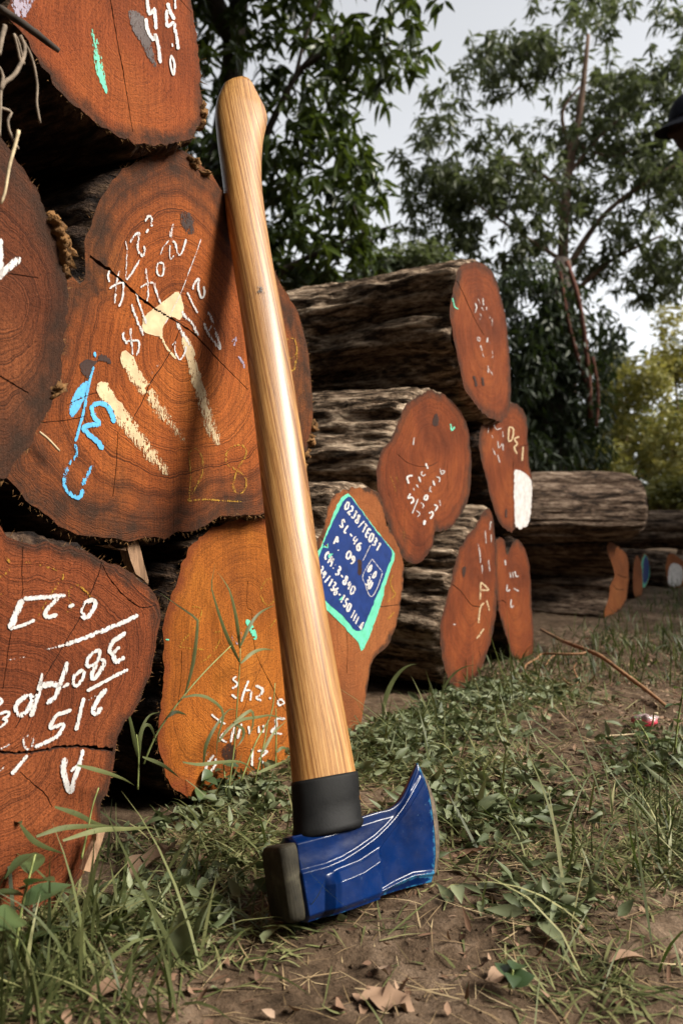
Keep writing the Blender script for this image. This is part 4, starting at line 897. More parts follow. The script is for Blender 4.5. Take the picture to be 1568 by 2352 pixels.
# wear: towards the cutting edge, along the lower lip and on the step
edge_d = np.clip(1 - (np.interp(Y, rig[::-1, 1], rig[::-1, 0]) - X) / 60, 0, 1)
chip = 0.42 * edge_d ** 2 + 0.45 * np.exp(-((Y - lip - 8) / 16.0) ** 2) * sstep((X - 1030) / 60) + 0.45 * np.exp(-((X - 1015) / 9.0) ** 2) * sstep((Y - 650) / 60) * sstep((860 - Y) / 30) \
       + 0.35 * np.exp(-((Ybot - Y) / 14.0) ** 2) + 0.3 * np.exp(-((Y - 745) / 9.0) ** 2) * np.exp(-((X - 735) / 25.0) ** 2) + 0.12 * sstep((X - 1080) / 120)
HFc = np.concatenate([GF, GF[:, ::-1] + nF, RF])
head = mesh_np('head', np.concatenate([front, back]), HFc, [M['enamel']], axe, attrs={'chip': np.r_[chip.ravel(), chip.ravel()]})
# bare bevel of the cutting edge
er = toF(rig, 'Z6'); ea, eb = axe_ab(er, HALF * 0.85); eo = 0.0040 * np.sin(np.linspace(0.35, np.pi - 0.05, len(ea))) + 0.0008
hh = H[:, -1]
EV = np.concatenate([np.stack([ea - 0.0005, -hh - 0.0004, eb], -1), np.stack([ea + eo, hh * 0, eb], -1), np.stack([ea - 0.0005, hh + 0.0004, eb], -1)])
n_ = len(ea); EF = [(i, i + 1, n_ + i + 1, n_ + i) for i in range(n_ - 1)] + [(n_ + i, n_ + i + 1, 2 * n_ + i + 1, 2 * n_ + i) for i in range(n_ - 1)]
M['edge_steel'] = mat_plain('worn_edge_steel', (0.15, 0.115, 0.085), 0.5, 0.55, 140, 0.4, 0.4, 0.001, metal=0.35)
mesh_np('cutting_edge', EV, EF, [M['edge_steel']], axe)
# square hammer poll in bare steel
pa, pb = axe_ab(toF(lef, 'Z6'), HALF * 0.85)
zlo, zhi = pb.min() + 0.002, pb.max() - 0.004; acol = np.interp([zlo, zhi], pb, pa)
pv = []; profile = [(0.004, 0.0170, 0), (0.0, 0.0195, 0), (-0.003, 0.0225, 0.000), (-0.010, 0.0225, 0.000), (-0.0135, 0.0212, 0.0015), (-0.0150, 0.0190, 0.004)]
nq = 40
for dx, hw, ins in profile:
    q = np.arange(nq) / nq * 2 * np.pi; cq, sq = np.cos(q), np.sin(q)
    yy = hw * np.sign(cq) * np.abs(cq) ** 0.22; zz = (zlo + zhi) / 2 + ((zhi - zlo) / 2 - ins) * np.sign(sq) * np.abs(sq) ** 0.22
    pv.append(np.stack([np.interp(zz, [zlo, zhi], acol) + dx, yy, zz], -1))
PV = np.concatenate(pv); mesh_np('poll', PV, [tuple(f) for f in grid_faces(len(profile), nq, True)] + [tuple(range(len(PV) - nq, len(PV)))], [M['steel']], axe)
# dark smudge on the front of the handle and the scorched ring above the sleeve
def handle_patch(name, y0, y1, wdt, mat, wear, f0=0.25, f1=0.7):
    V, F, Wr = [], [], []
    ys = np.linspace(y0, y1, 8); ca_ = np.linspace(f0, f1, 12)
    hy = np.array([h[0] for h in HE])
    for y in ys:
        a0, b0 = axe_ab(np.array([np.interp(y, hy, [h[1] for h in HE]), y])); a1, _ = axe_ab(np.array([np.interp(y, hy, [h[2] for h in HE]), y]))
        cen_, w = (a0 + a1) / 2, (a1 - a0) / 2
        for f in ca_:
            x = -w + 2 * w * f; d = 0.0168 * max(0, 1 - abs(x / w) ** 2.25) ** (1 / 2.25); V.append((cen_ + x, -d - 0.0007, b0))
            u = abs((f - f0) / (f1 - f0) - .5) * 2; v = abs((y - y0) / (y1 - y0) - .5) * 2; Wr.append(wear + 0.9 * max(u, v) ** 2)
    mesh_np(name, V, grid_faces(8, 12), [mat], handle, attrs={'wear': np.array(Wr)})
handle_patch('smudge', 660, 700, 0, M['smudge'], 0.42, 0.2, 0.6)
# ------------------------------------------------------------------ leaves, grass, litter
def quat_frames(n, dirs, roll):
    d = dirs / np.linalg.norm(dirs, axis=1)[:, None]
    up = np.where(np.abs(d[:, 2:3]) > 0.95, np.array([[1.0, 0, 0]]), np.array([[0, 0, 1.0]]))
    s = np.cross(d, up); s /= np.linalg.norm(s, axis=1)[:, None]; u = np.cross(s, d)
    c, q = np.cos(roll)[:, None], np.sin(roll)[:, None]
    return d, s * c + u * q, u * c - s * q
def leaf_cloud(pos, dirs, length, width, roll, curve=0.25, fold=0.25, stations=5, tip=0.7):
    """array of folded, bent leaf blades; returns verts, quads, index of leaf per vertex."""
    n = len(pos); d, s, u = quat_frames(n, dirs, roll)
    t = np.linspace(0, 1, stations); w = np.sin(np.pi * np.clip(t, 0.03, 0.985) ** tip); w[0] = 0.06; w[-1] = 0.02
    length = np.broadcast_to(length, (n,))[:, None, None]; width = np.broadcast_to(width, (n,))[:, None, None]; curve = np.broadcast_to(curve, (n,))[:, None, None]
    cen = pos[:, None] + d[:, None] * length * t[None, :, None] - u[:, None] * length * curve * (t ** 2)[None, :, None]
    off = s[:, None] * width * 0.5 * w[None, :, None]; lift = u[:, None] * width * 0.5 * fold * w[None, :, None]
    V = np.stack([cen - off + lift, cen, cen + off + lift], 2).reshape(-1, 3)
    F1 = grid_faces(stations, 3); F = (F1[None] + (np.arange(n) * stations * 3)[:, None, None]).reshape(-1, 4)
    return V, F, np.repeat(np.arange(n), stations * 3)
def cloud_obj(name, pos, dirs, length, width, mat, parent=None, roll=None, tint=None, **kw):
    n = len(pos); roll = rng.normal(0, 0.7, n) if roll is None else roll
    V, F, idx = leaf_cloud(np.asarray(pos, float), np.asarray(dirs, float), length, width, roll, **kw)
    tint = rng.random(n) if tint is None else tint
    return mesh_np(name, V, F, [mat], parent, attrs={'tint': tint[idx]})
def blades(pos, az, L, Wd, lean, curl, stations=6):
    n = len(pos); t = np.linspace(0, 1, stations)[None, :]
    h = np.stack([np.cos(az), np.sin(az)], -1)
    ang = lean[:, None] + curl[:, None] * t
    dx = np.sin(ang); dz = np.cos(ang); st_ = L[:, None] / (stations - 1)
    X = np.concatenate([np.zeros((n, 1)), np.cumsum(dx[:, :-1] * st_, 1)], 1); Z = np.concatenate([np.zeros((n, 1)), np.cumsum(dz[:, :-1] * st_, 1)], 1)
    cen = np.stack([pos[:, 0:1] + h[:, 0:1] * X, pos[:, 1:2] + h[:, 1:2] * X, pos[:, 2:3] + Z], -1)
    tw = rng.normal(0, 0.5, n); sd = np.stack([-np.sin(az + tw), np.cos(az + tw), rng.normal(0, 0.25, n)], -1)[:, None]
    w = (1 - t ** 1.8) * (0.55 + 0.45 * np.minimum(1, t * 4)); w = np.maximum(w, 0.04)
    off = sd * (Wd[:, None] * w / 2)[..., None]
    V = np.stack([cen - off, cen + off], 2).reshape(-1, 3)
    F1 = grid_faces(stations, 2); F = (F1[None] + (np.arange(n) * stations * 2)[:, None, None]).reshape(-1, 4)
    return V, F, np.repeat(np.arange(n), stations * 2)

M['grass'] = mat_leaf('grass_blade', [(0.020, 0.026, 0.009), (0.050, 0.062, 0.020), (0.125, 0.138, 0.052), (0.26, 0.25, 0.11), (0.42, 0.37, 0.19)], 0.5, 0.25, 0.3)
M['clip'] = mat_leaf('clipped_leaf', [(0.040, 0.055, 0.022), (0.085, 0.105, 0.048), (0.15, 0.17, 0.09), (0.22, 0.24, 0.14)], 0.55, 0.15, 0.3, (0.15, 0.2, 0.06))
M['straw'] = mat_leaf('dry_straw', [(0.10, 0.065, 0.035), (0.26, 0.18, 0.095), (0.42, 0.33, 0.19)], 0.7, 0.05, 0.25, (0.3, 0.22, 0.1))
M['litter'] = mat_leaf('dead_leaf', [(0.060, 0.032, 0.020), (0.16, 0.09, 0.055), (0.29, 0.19, 0.125), (0.42, 0.31, 0.23)], 0.75, 0.05, 0.2, (0.25, 0.14, 0.05))
M['stem'] = mat_plain('green_stem', (0.20, 0.23, 0.075), 0.5, 0.4, 60)
M['weed'] = mat_leaf('weed_leaf', [(0.028, 0.052, 0.020), (0.055, 0.088, 0.035), (0.12, 0.16, 0.05)], 0.4, 0.2, 0.5)
M['twig'] = mat_plain('dry_twig', (0.22, 0.115, 0.055), 0.8, 0.5, 90)
M['straw_plain'] = mat_plain('pale_straw', (0.46, 0.36, 0.22), 0.7, 0.4, 120)
M['root'] = mat_plain('dry_root', (0.20, 0.155, 0.115), 0.85, 0.5, 150)
M['splinter'] = mat_plain('split_wood', (0.33, 0.20, 0.12), 0.85, 0.45, 1.0, stretch=(240, 240, 30), bs=0.6, bd=0.004)

# where grass grows: patches on the ground, measured on the picture grid (cx, cy, rx, ry, weight)
PATCH = [(90, 2120, 330, 240, 1.0), (480, 1850, 230, 62, 1.0), (380, 1950, 260, 100, 0.9), (320, 1830, 110, 60, 0.9), (900, 1690, 230, 110, 0.95), (840, 1615, 150, 50, 1.0), (1050, 1760, 170, 60, 0.5), (1400, 1960, 300, 120, 1.0), (1150, 1860, 160, 70, 0.7),
         (1250, 2090, 150, 50, 0.45), (1380, 2250, 240, 80, 0.32), (1000, 2300, 120, 60, 0.22), (620, 2200, 200, 60, 0.16), (760, 2125, 240, 26, 0.40), (640, 2120, 70, 40, 0.6), (1530, 1760, 120, 60, 0.4), (1180, 1600, 170, 40, 0.55)]
def patch_w(px, py, patches=PATCH):
    w = np.zeros_like(px)
    for cx, cy, rx, ry, k in patches: w = np.maximum(w, k * np.exp(-(((px - cx) / rx) ** 2 + ((py - cy) / ry) ** 2) ** 1.3))
    if patches is PATCH:
        for cx, cy, rx, ry in ((1380, 1690, 230, 75), (1060, 2130, 200, 70), (860, 2260, 300, 90)): w = w * (1 - 0.9 * np.exp(-(((px - cx) / rx) ** 2 + ((py - cy) / ry) ** 2) ** 1.5))
    return w
def log_front(x, y, c): return x * LOGN[0] + y * LOGN[1] - c      # positive in front of that face plane
def sprinkle(n, x0, x1, y0, y1, wfun):
    x = rng.uniform(x0, x1, n); y = rng.uniform(y0, y1, n); z = ground_z(x, y)
    px, py = to_px(np.stack([x, y, z], -1)); w = wfun(px, py, x, y)
    k = rng.random(n) < w
    return np.stack([x, y, z], -1)[k]
def in_front(x, y):                                              # keep plants out of the standing logs
    body_left = (log_front(x, y, -0.548) < 0) & (x < -0.165 - 1.556 * (y - 0.72))
    return (log_front(x, y, -0.618) > 0) & ~body_left
near = sprinkle(240000, -0.55, 0.75, 0.46, 1.75, lambda px, py, x, y: np.clip(patch_w(px, py), 0.015, 1) * in_front(x, y) * (0.25 + 1.0 * (fbm(x * 11, y * 11, x * 0, 3) > -0.1)) * 0.6)
far = sprinkle(42000, 0.1, 2.6, 1.5, 5.5, lambda px, py, x, y: np.clip((1640 - py) / 90, 0.03, 1) * (log_front(x, y, -0.66) > 0) * (0.25 + 0.75 * (fbm(x * 4, y * 4, x * 0 + 9, 3) > 0.0)))
def grass_mesh(name, P, Lm, Ls, Wm, lean_m, lean_s, tint_m, label):
    n = len(P); L = np.clip(rng.lognormal(math.log(Lm), Ls, n), 0.012, 0.17); W = rng.uniform(0.6, 1.3, n) * Wm
    lean = np.abs(rng.normal(lean_m, lean_s, n)); curl = rng.normal(0.7, 0.6, n); tint = np.clip(rng.normal(tint_m, 0.2, n), 0, 1)
    V, F, idx = blades(P, rng.uniform(0, 2 * np.pi, n), L, W, lean, curl)
    V[:, 2] = np.maximum(V[:, 2], ground_z(V[:, 0], V[:, 1]) + 0.0012)
    return tag(mesh_np(name, V, F, [M['grass']], attrs={'tint': tint[idx]}), label, 'grass', kind='stuff')
tall = near[rng.random(len(near)) < 0.45]
grass_mesh('grass', near, 0.025, 0.55, 0.0022, 1.28, 0.32, 0.48, 'trampled olive green grass in patches on the foreground earth')
grass_mesh('tall_grass', tall[rng.random(len(tall)) < 0.06], 0.062, 0.4, 0.0032, 0.85, 0.4, 0.36, 'longer bent grass blades among the trampled grass')
fgr = sprinkle(9000, -0.45, 0.1, 0.46, 0.72, lambda px, py, x, y: patch_w(px, py, [(60, 2230, 260, 170, 1.0), (330, 2330, 160, 60, 0.4)]) * in_front(x, y) * 0.3)
grass_mesh('foreground_grass', fgr, 0.060, 0.4, 0.0034, 0.8, 0.4, 0.22, 'tall dark grass in the lower left foreground')
rgr = sprinkle(9000, 0.1, 0.6, 0.52, 1.1, lambda px, py, x, y: patch_w(px, py, [(1420, 1970, 220, 110, 1.0), (1500, 2120, 120, 80, 0.5)]) * 0.16)
grass_mesh('tufted_grass', rgr, 0.060, 0.35, 0.0030, 0.65, 0.35, 0.42, 'upright grass tufts right of the axe head')
grass_mesh('far_grass', far, 0.034, 0.45, 0.0035, 0.5, 0.4, 0.22, 'dark green grass around the background logs')
# straw and crushed stems lying flat
sp = sprinkle(48000, -0.5, 0.8, 0.46, 1.8, lambda px, py, x, y: np.clip(patch_w(px, py) * 0.7 + 0.14, 0, 1) * in_front(x, y) * 0.9); n = len(sp)
L = rng.lognormal(math.log(0.020), 0.55, n); V, F, idx = blades(sp + [0, 0, 0.001], rng.uniform(0, 6.28, n), np.clip(L, 0.006, 0.08), rng.uniform(0.0006, 0.0017, n), rng.normal(1.50, 0.10, n), rng.normal(0, 0.25, n), 4)
V[:, 2] = np.maximum(V[:, 2], ground_z(V[:, 0], V[:, 1]) + 0.0008)
tag(mesh_np('straw', V, F, [M['straw']], attrs={'tint': rng.random(n)[idx]}), 'dry straw and clipped stems strewn over the earth', 'straw', kind='stuff')
# small clipped weed leaves
CLIP = [(900, 1680, 220, 100, 1.0), (1120, 1860, 190, 80, 1.0), (500, 1845, 220, 60, 1.0), (330, 1860, 110, 70, 0.8), (830, 1620, 160, 50, 1.0), (1240, 2080, 140, 60, 0.6), (330, 2090, 260, 120, 0.5), (1500, 1760, 120, 70, 0.6), (1060, 1600, 200, 40, 0.7), (700, 1960, 500, 90, 0.15)]
sp = sprinkle(40000, -0.5, 0.8, 0.46, 1.8, lambda px, py, x, y: patch_w(px, py, CLIP) * in_front(x, y) * 0.9); n = len(sp)
dz = rng.normal(0.12, 0.3, n); az = rng.uniform(0, 6.28, n)
o = cloud_obj('clipped_weed_leaves', sp + np.stack([dz * 0, dz * 0, rng.uniform(0.002, 0.016, n)], -1), np.stack([np.cos(az), np.sin(az), dz], -1), np.clip(rng.lognormal(math.log(0.015), 0.4, n), 0.006, 0.030), np.clip(rng.lognormal(math.log(0.0070), 0.35, n), 0.003, 0.013), M['clip'], tint=np.clip(rng.normal(0.45, 0.28, n), 0, 1), curve=rng.normal(0.2, 0.45, n), fold=0.5, roll=rng.normal(0, 1.0, n))
tag(o, 'small grey green clipped weed leaves scattered on the ground', 'leaves', kind='stuff')
# crumbled leaf litter and chips
sp = sprinkle(30000, -0.5, 0.9, 0.46, 2.2, lambda px, py, x, y: (0.20 + 0.3 * (fbm(x * 6, y * 6, x * 0 + 5, 3) > 0.05)) * in_front(x, y) * 0.6); n = len(sp)
dz = rng.normal(0.05, 0.2, n); az = rng.uniform(0, 6.28, n)
o = cloud_obj('leaf_litter', sp + [0, 0, 0.0018], np.stack([np.cos(az), np.sin(az), dz], -1), np.clip(rng.lognormal(math.log(0.007), 0.5, n), 0.003, 0.022), np.clip(rng.lognormal(math.log(0.004), 0.5, n), 0.002, 0.014), M['litter'], stations=5, curve=rng.normal(0.0, 0.6, n), roll=rng.normal(0, 0.4, n), fold=0.5, tint=np.clip(rng.normal(0.35, 0.25, n), 0, 1))
tag(o, 'crumbled brown leaf litter and wood chips on the earth', 'litter', kind='stuff')
# soil crumbs
sp = sprinkle(9000, -0.5, 0.9, 0.46, 1.6, lambda px, py, x, y: 0.7 * in_front(x, y)); n = len(sp)
oct_ = np.array([(1, 0, 0), (-1, 0, 0), (0, 1, 0), (0, -1, 0), (0, 0, 1), (0, 0, -1)], float); of = np.array([(0, 2, 4), (2, 1, 4), (1, 3, 4), (3, 0, 4), (2, 0, 5), (1, 2, 5), (3, 1, 5), (0, 3, 5)])
sz = np.clip(rng.lognormal(math.log(0.0013), 0.5, n), 0.0005, 0.005)
V = (sp[:, None] + oct_[None] * sz[:, None, None] * rng.uniform(0.6, 1.4, (n, 6, 1))).reshape(-1, 3); F = (of[None] + (np.arange(n) * 6)[:, None, None]).reshape(-1, 3)
tag(mesh_np('soil_crumbs', V, F, [M['dirt']], smooth=False), 'loose crumbs of brown soil on the path', 'soil', kind='stuff')

# ---- single leaves one can pick out
def single_leaf(name, label, cat, p, L, W, az, mat, tint, lift=0.006, pitch=0.1, roll=0.0, curve=0.2, fold=0.3, ragged=0.0, group=None, z=None):
    q = at_height(np.array(p, float), 0.004 if z is None else z)
    st_ = 11; V, F, _ = leaf_cloud(np.zeros((1, 3)), np.array([[math.cos(az), math.sin(az), pitch]]), L, W, np.array([roll]), curve=curve, fold=fold, stations=st_, tip=0.85)
    V = V - V.mean(0)
    if ragged:
        e_ = (np.arange(len(V)) % 3 != 1)[:, None]; V = V * np.where(e_, [[1, 1, 1]], 1) + (ragged * L * (0.7 + 0.9 * e_)) * np.stack([fbm(V[:, 0] * 120 + 3, V[:, 1] * 120, V[:, 2] * 120 + k * 9, 3) for k in range(3)], -1)
    zmin = V[:, 2].min()
    g = float(ground_z(np.array([q[0]]), np.array([q[1]]))[0])
    o = mesh_np(name, V, F, [mat], attrs={'tint': np.full(len(V), tint)})
    o.location = (q[0], q[1], (g - zmin + 0.0015) if z is None else q[2])
    tag(o, label, cat, group); return o
LG = 'picked out leaves on the ground'
single_leaf('fallen_leaf', 'large pale green leaf standing on edge right of the blade', 'leaf', (1108, 1875), 0.046, 0.024, 1.35, M['clip'], 0.75, pitch=1.6, roll=1.2, curve=0.1, group=LG)
single_leaf('fallen_leaf', 'broad green leaf lying below the right-hand grass tuft', 'leaf', (1225, 2052), 0.040, 0.018, 2.9, M['clip'], 0.65, pitch=0.15, group=LG)
single_leaf('fallen_leaf', 'smaller leaf beside the blade lying nearest its lower corner', 'leaf', (1130, 2030), 0.034, 0.013, 0.3, M['clip'], 0.75, pitch=0.1, group=LG)
single_leaf('fallen_leaf', 'pale narrow leaf on the bare earth right of the axe, pointing down', 'leaf', (1265, 2135), 0.034, 0.014, -1.2, M['clip'], 0.7, group=LG)
single_leaf('fallen_leaf', 'pale leaf with a blunt tip at the edge of the right-hand grass tuft', 'leaf', (1330, 2072), 0.038, 0.015, 0.5, M['clip'], 0.8, group=LG)
single_leaf('fallen_leaf', 'upright grey green leaf left of the axe poll', 'leaf', (468, 2125), 0.044, 0.026, 1.2, M['clip'], 0.7, pitch=1.1, roll=0.9, curve=0.05, group=LG)
single_leaf('fallen_leaf', 'wrinkled grey green leaf leaning on its neighbour left of the poll', 'leaf', (418, 2155), 0.042, 0.024, 2.2, M['clip'], 0.65, pitch=0.9, roll=0.9, ragged=0.03, group=LG)
single_leaf('fallen_leaf', 'torn dull green leaf lying in the left foreground grass', 'leaf', (275, 2085), 0.052, 0.030, 0.2, M['clip'], 0.45, pitch=0.1, ragged=0.05, group=LG)
single_leaf('fallen_leaf', 'crumpled pale leaf among grass below the big white letter', 'leaf', (345, 2060), 0.040, 0.022, 2.6, M['clip'], 0.6, pitch=0.4, ragged=0.06, group=LG)
DG = 'picked out dead leaves'
single_leaf('dead_leaf', 'large curled brown leaf in the left foreground near the orange log', 'leaf', (345, 1990), 0.060, 0.030, 0.6, M['litter'], 0.6, pitch=0.25, curve=-0.25, fold=0.7, ragged=0.05, group=DG)
single_leaf('dead_leaf', 'big torn brown leaf at the bottom centre of the picture', 'leaf', (905, 2275), 0.046, 0.024, -0.7, M['litter'], 0.6, pitch=0.05, curve=0.1, fold=0.3, ragged=0.07, group=DG)
single_leaf('dead_leaf', 'pale ragged dead leaf on the path below the blade', 'leaf', (1155, 2215), 0.026, 0.018, 0.4, M['litter'], 0.75, ragged=0.08, group=DG)
single_leaf('dead_leaf', 'small folded dead leaf midway along the bottom path', 'leaf', (880, 2190), 0.020, 0.012, 2.0, M['litter'], 0.95, fold=0.8, ragged=0.08, group=DG)
single_leaf('dead_leaf', 'brown dead leaf in the lower left corner, half under grass', 'leaf', (260, 2260), 0.040, 0.020, 1.0, M['litter'], 0.5, ragged=0.06, group=DG)
single_leaf('dead_leaf', 'reddish dead leaf beside the rear grass, right of the blade tip', 'leaf', (1080, 1945), 0.040, 0.014, 0.0, M['litter'], 0.35, curve=-0.2, fold=0.6, ragged=0.04, group=DG)
single_leaf('dead_leaf', 'curled pinkish dead leaf above the blade tip', 'leaf', (1060, 1750), 0.034, 0.018, 0.9, M['litter'], 0.8, curve=-0.3, fold=0.6, ragged=0.06, group=DG)
single_leaf('dead_leaf', 'dark brown dead leaf at the lower right of the path', 'leaf', (1440, 2190), 0.034, 0.010, 0.35, M['litter'], 0.55, fold=0.9, group=DG)

# ---- tall grass plants and weeds with parts
def px_curve(sh, pts, c, n=14):
    P = on_plane(toF(pts, sh), np.array([LOGN[0], LOGN[1], 0]) * c, np.array([LOGN[0], LOGN[1], 0])); return catmull(P, n)
def ribbon3(name, P, w, mat, parent, tint=0.4, twist=0.6):
    P = np.asarray(P); n = len(P); T = np.gradient(P, axis=0); T /= np.linalg.norm(T, axis=1)[:, None]
    S = np.cross(T, np.array([0.5, -0.8, 0.3])); S /= np.linalg.norm(S, axis=1)[:, None]; B = np.cross(T, S)
    a = np.linspace(-twist, twist, n)[:, None]; S = S * np.cos(a) + B * np.sin(a)
    t = np.linspace(0, 1, n); ww = w * np.minimum(1, 0.45 + 2.2 * t) * np.maximum(1 - t ** 2.2, 0.03)
    V = np.stack([P - S * ww[:, None] / 2 + B * 0.12 * ww[:, None], P, P + S * ww[:, None] / 2 + B * 0.12 * ww[:, None]], 1).reshape(-1, 3)
    return mesh_np(name, V, grid_faces(n, 3), [mat], parent, attrs={'tint': np.full(len(V), tint)})
def grass_plant(label, sh, c, stems, leaves, w=0.0045):
    r = empty('grass_plant'); tag(r, label, 'grass plant', 'tall grass plants before the logs')
    for s, cc in stems: tube('stem', px_curve(sh, s, cc), [0.0011, 0.0009, 0.0006], M['stem'], r, 6)
    for s, cc, t in leaves: ribbon3('leaf_blade', px_curve(sh, s, cc), w, M['grass'], r, t)
    return r
grass_plant('tall grass stem with two upright blades in front of the orange log', 'R5', -0.59,
    [([(590, 2420), (640, 2050), (665, 1700), (690, 1320), (695, 1180)], -0.595)],
    [([(690, 1300), (560, 1020), (455, 690), (450, 600), (480, 440)], -0.588, 0.35), ([(692, 1180), (665, 940), (610, 700), (550, 590), (490, 510)], -0.600, 0.45), ([(697, 1160), (780, 980), (870, 870), (995, 805)], -0.590, 0.4),
     ([(700, 1310), (800, 1220), (890, 1188), (985, 1196)], -0.590, 0.55), ([(640, 1830), (720, 1880), (715, 1960), (660, 2040)], -0.585, 0.4)])
grass_plant('slanting grass stem with a kinked blade, left before the orange log', 'R5', -0.57,
    [([(-140, 2180), (-10, 1890), (200, 1600), (400, 1370), (612, 1160)], -0.575)],
    [([(220, 1570), (290, 1300), (328, 960), (300, 910), (200, 840), (0, 700)], -0.575, 0.55), ([(200, 1605), (320, 1585), (440, 1620), (550, 1740), (500, 1960), (490, 2150)], -0.570, 0.5), ([(60, 1780), (140, 1730), (240, 1760)], -0.572, 0.3)], 0.004)
grass_plant('bushy grass plant with arching blades at the foot of the orange log', 'R5', -0.58,
    [([(700, 2330), (830, 1990), (960, 1750), (995, 1480)], -0.585), ([(820, 2340), (900, 2000), (935, 1800)], -0.58), ([(1000, 2200), (1005, 1900), (1002, 1700)], -0.585)],
    [([(380, 2170), (400, 2020), (480, 1860), (600, 1710), (665, 1725)], -0.583, 0.4), ([(510, 1990), (590, 1880), (700, 1800), (850, 1775), (960, 1760), (1090, 1800)], -0.58, 0.5), ([(640, 1820), (770, 1725), (805, 1740), (800, 1860), (760, 1960)], -0.58, 0.55),
     ([(870, 2110), (980, 1920), (1100, 1800)], -0.578, 0.6), ([(200, 2165), (350, 2185), (520, 2165), (720, 2170), (840, 2300)], -0.57, 0.5), ([(840, 2260), (1000, 2190), (1130, 2130)], -0.57, 0.5), ([(1010, 2080), (1060, 2040), (1120, 2060)], -0.575, 0.4)], 0.0042)
grass_plant('grass stem with stiff blades in the dark gap between the two lowest front logs', 'Z3', -0.555,
    [([(676, 1420), (680, 1260), (670, 1150)], -0.56)],
    [([(676, 1260), (640, 1080), (605, 965)], -0.56, 0.3), ([(680, 1290), (690, 1150), (730, 1060), (790, 1040)], -0.56, 0.4), ([(676, 1250), (700, 1120), (740, 1110), (770, 1200)], -0.56, 0.35), ([(700, 1260), (800, 1300), (890, 1370)], -0.55, 0.4), ([(380, 1300), (500, 1330), (600, 1365), (660, 1400)], -0.53, 0.45)], 0.004)
grass_plant('thick clipped grass stalk before the lower left log', 'Z3', -0.52,
    [([(400, 1760), (430, 1620), (455, 1500), (485, 1410)], -0.525)],
    [([(270, 1505), (380, 1540), (480, 1590), (600, 1610)], -0.525, 0.3), ([(180, 1650), (300, 1610), (420, 1600), (600, 1600)], -0.52, 0.4), ([(310, 1670), (480, 1620), (640, 1612), (750, 1608), (790, 1650)], -0.51, 0.55), ([(100, 1590), (180, 1680), (330, 1740)], -0.515, 0.25)], 0.0045)

def leafy_weed(label, base_px, height, n, lsz, spread=0.5, yaw=0.0, seed=1, tint=0.5, group='weeds', lw=0.55):
    r_ = np.random.default_rng(seed); b = at_height(np.array(base_px, float), 0.0); root = empty('weed_plant', tuple(b)); tag(root, label, 'weed', group)
    cur = catmull([(0, 0, 0), (math.cos(yaw) * spread * height * 0.4, math.sin(yaw) * spread * height * 0.4, height * 0.55), (math.cos(yaw) * spread * height, math.sin(yaw) * spread * height, height)], 12)
    tube('stem', cur, [0.0017, 0.0012, 0.0008], M['stem'], root, 6)
    for i in range(n):
        f = 0.25 + 0.75 * i / max(1, n - 1); p = cur[min(11, int(f * 11))]; a = i * 2.4 + r_.uniform(-0.3, 0.3); L = lsz * r_.uniform(0.75, 1.15) * (1.1 - 0.3 * f)
        V, F, _ = leaf_cloud(np.array([p]), np.array([[math.cos(a), math.sin(a), r_.uniform(-0.1, 0.6)]]), L, L * lw, np.array([r_.normal(0, 0.3)]), curve=r_.uniform(0.1, 0.4), fold=0.3, stations=9, tip=0.8)
        mesh_np('leaf', V, F, [M['weed']], root, attrs={'tint': np.full(len(V), np.clip(tint + r_.normal(0, 0.15), 0, 1))})
    return root
leafy_weed('broad-leaved weed rising at the left edge before the numbered log', (-25, 2120), 0.125, 9, 0.045, 0.15, 0.4, 3, 0.35)
leafy_weed('leafy weed low at the left edge with lighter tips', (30, 2230), 0.075, 8, 0.040, 0.3, 1.2, 4, 0.5)
leafy_weed('small dark weed at the foot of the orange log', (520, 1842), 0.040, 9, 0.020, 0.3, 2.0, 5, 0.3, lw=0.7)
leafy_weed('low creeping weed right of the orange log foot', (445, 1850), 0.035, 8, 0.020, 0.6, 0.6, 6, 0.45, lw=0.7)
leafy_weed('tiny round-leaved seedling on the bottom path', (1170, 2268), 0.012, 4, 0.016, 0.2, 0.2, 7, 0.2, lw=0.9)
leafy_weed('upright weed with grey leaves before the leaf-shaped log', (1015, 1575), 0.075, 10, 0.020, 0.15, 2.2, 8, 0.8)
leafy_weed('yellow-stemmed weed at the right edge of the path', (1545, 1760), 0.120, 8, 0.028, 0.2, 0.4, 9, 0.7)
leafy_weed('low weed beside the pink scrap', (1500, 1735), 0.05, 9, 0.022, 0.5, 3.0, 10, 0.6)
for k, (bp, hh_, wd, az0, lab) in enumerate([((880, 1640), 0.12, 0.009, 0.9, 'wide green grass blade rising right of the diamond-labelled log'), ((790, 1640), 0.10, 0.007, 1.9, 'short green grass blade before the diamond-labelled log'), ((1015, 1600), 0.085, 0.005, 0.3, 'thin arching blade before the leaf-shaped log'), ((1180, 1560), 0.075, 0.005, 0.5, 'arching blade between the two rightmost standing log ends')]):
    b = at_height(np.array(bp, float), 0.0); t = np.linspace(0, 1, 12)
    P = np.stack([b[0] + math.cos(az0) * hh_ * 0.75 * t ** 1.6, b[1] + math.sin(az0) * 0.2 * hh_ * t, hh_ * (t - 0.35 * t ** 3)], -1)
    r = empty('grass_plant', (0, 0, 0)); tag(r, lab, 'grass plant', 'tall grass plants before the logs'); ribbon3('leaf_blade', P, wd, M['grass'], r, 0.35, 0.3)

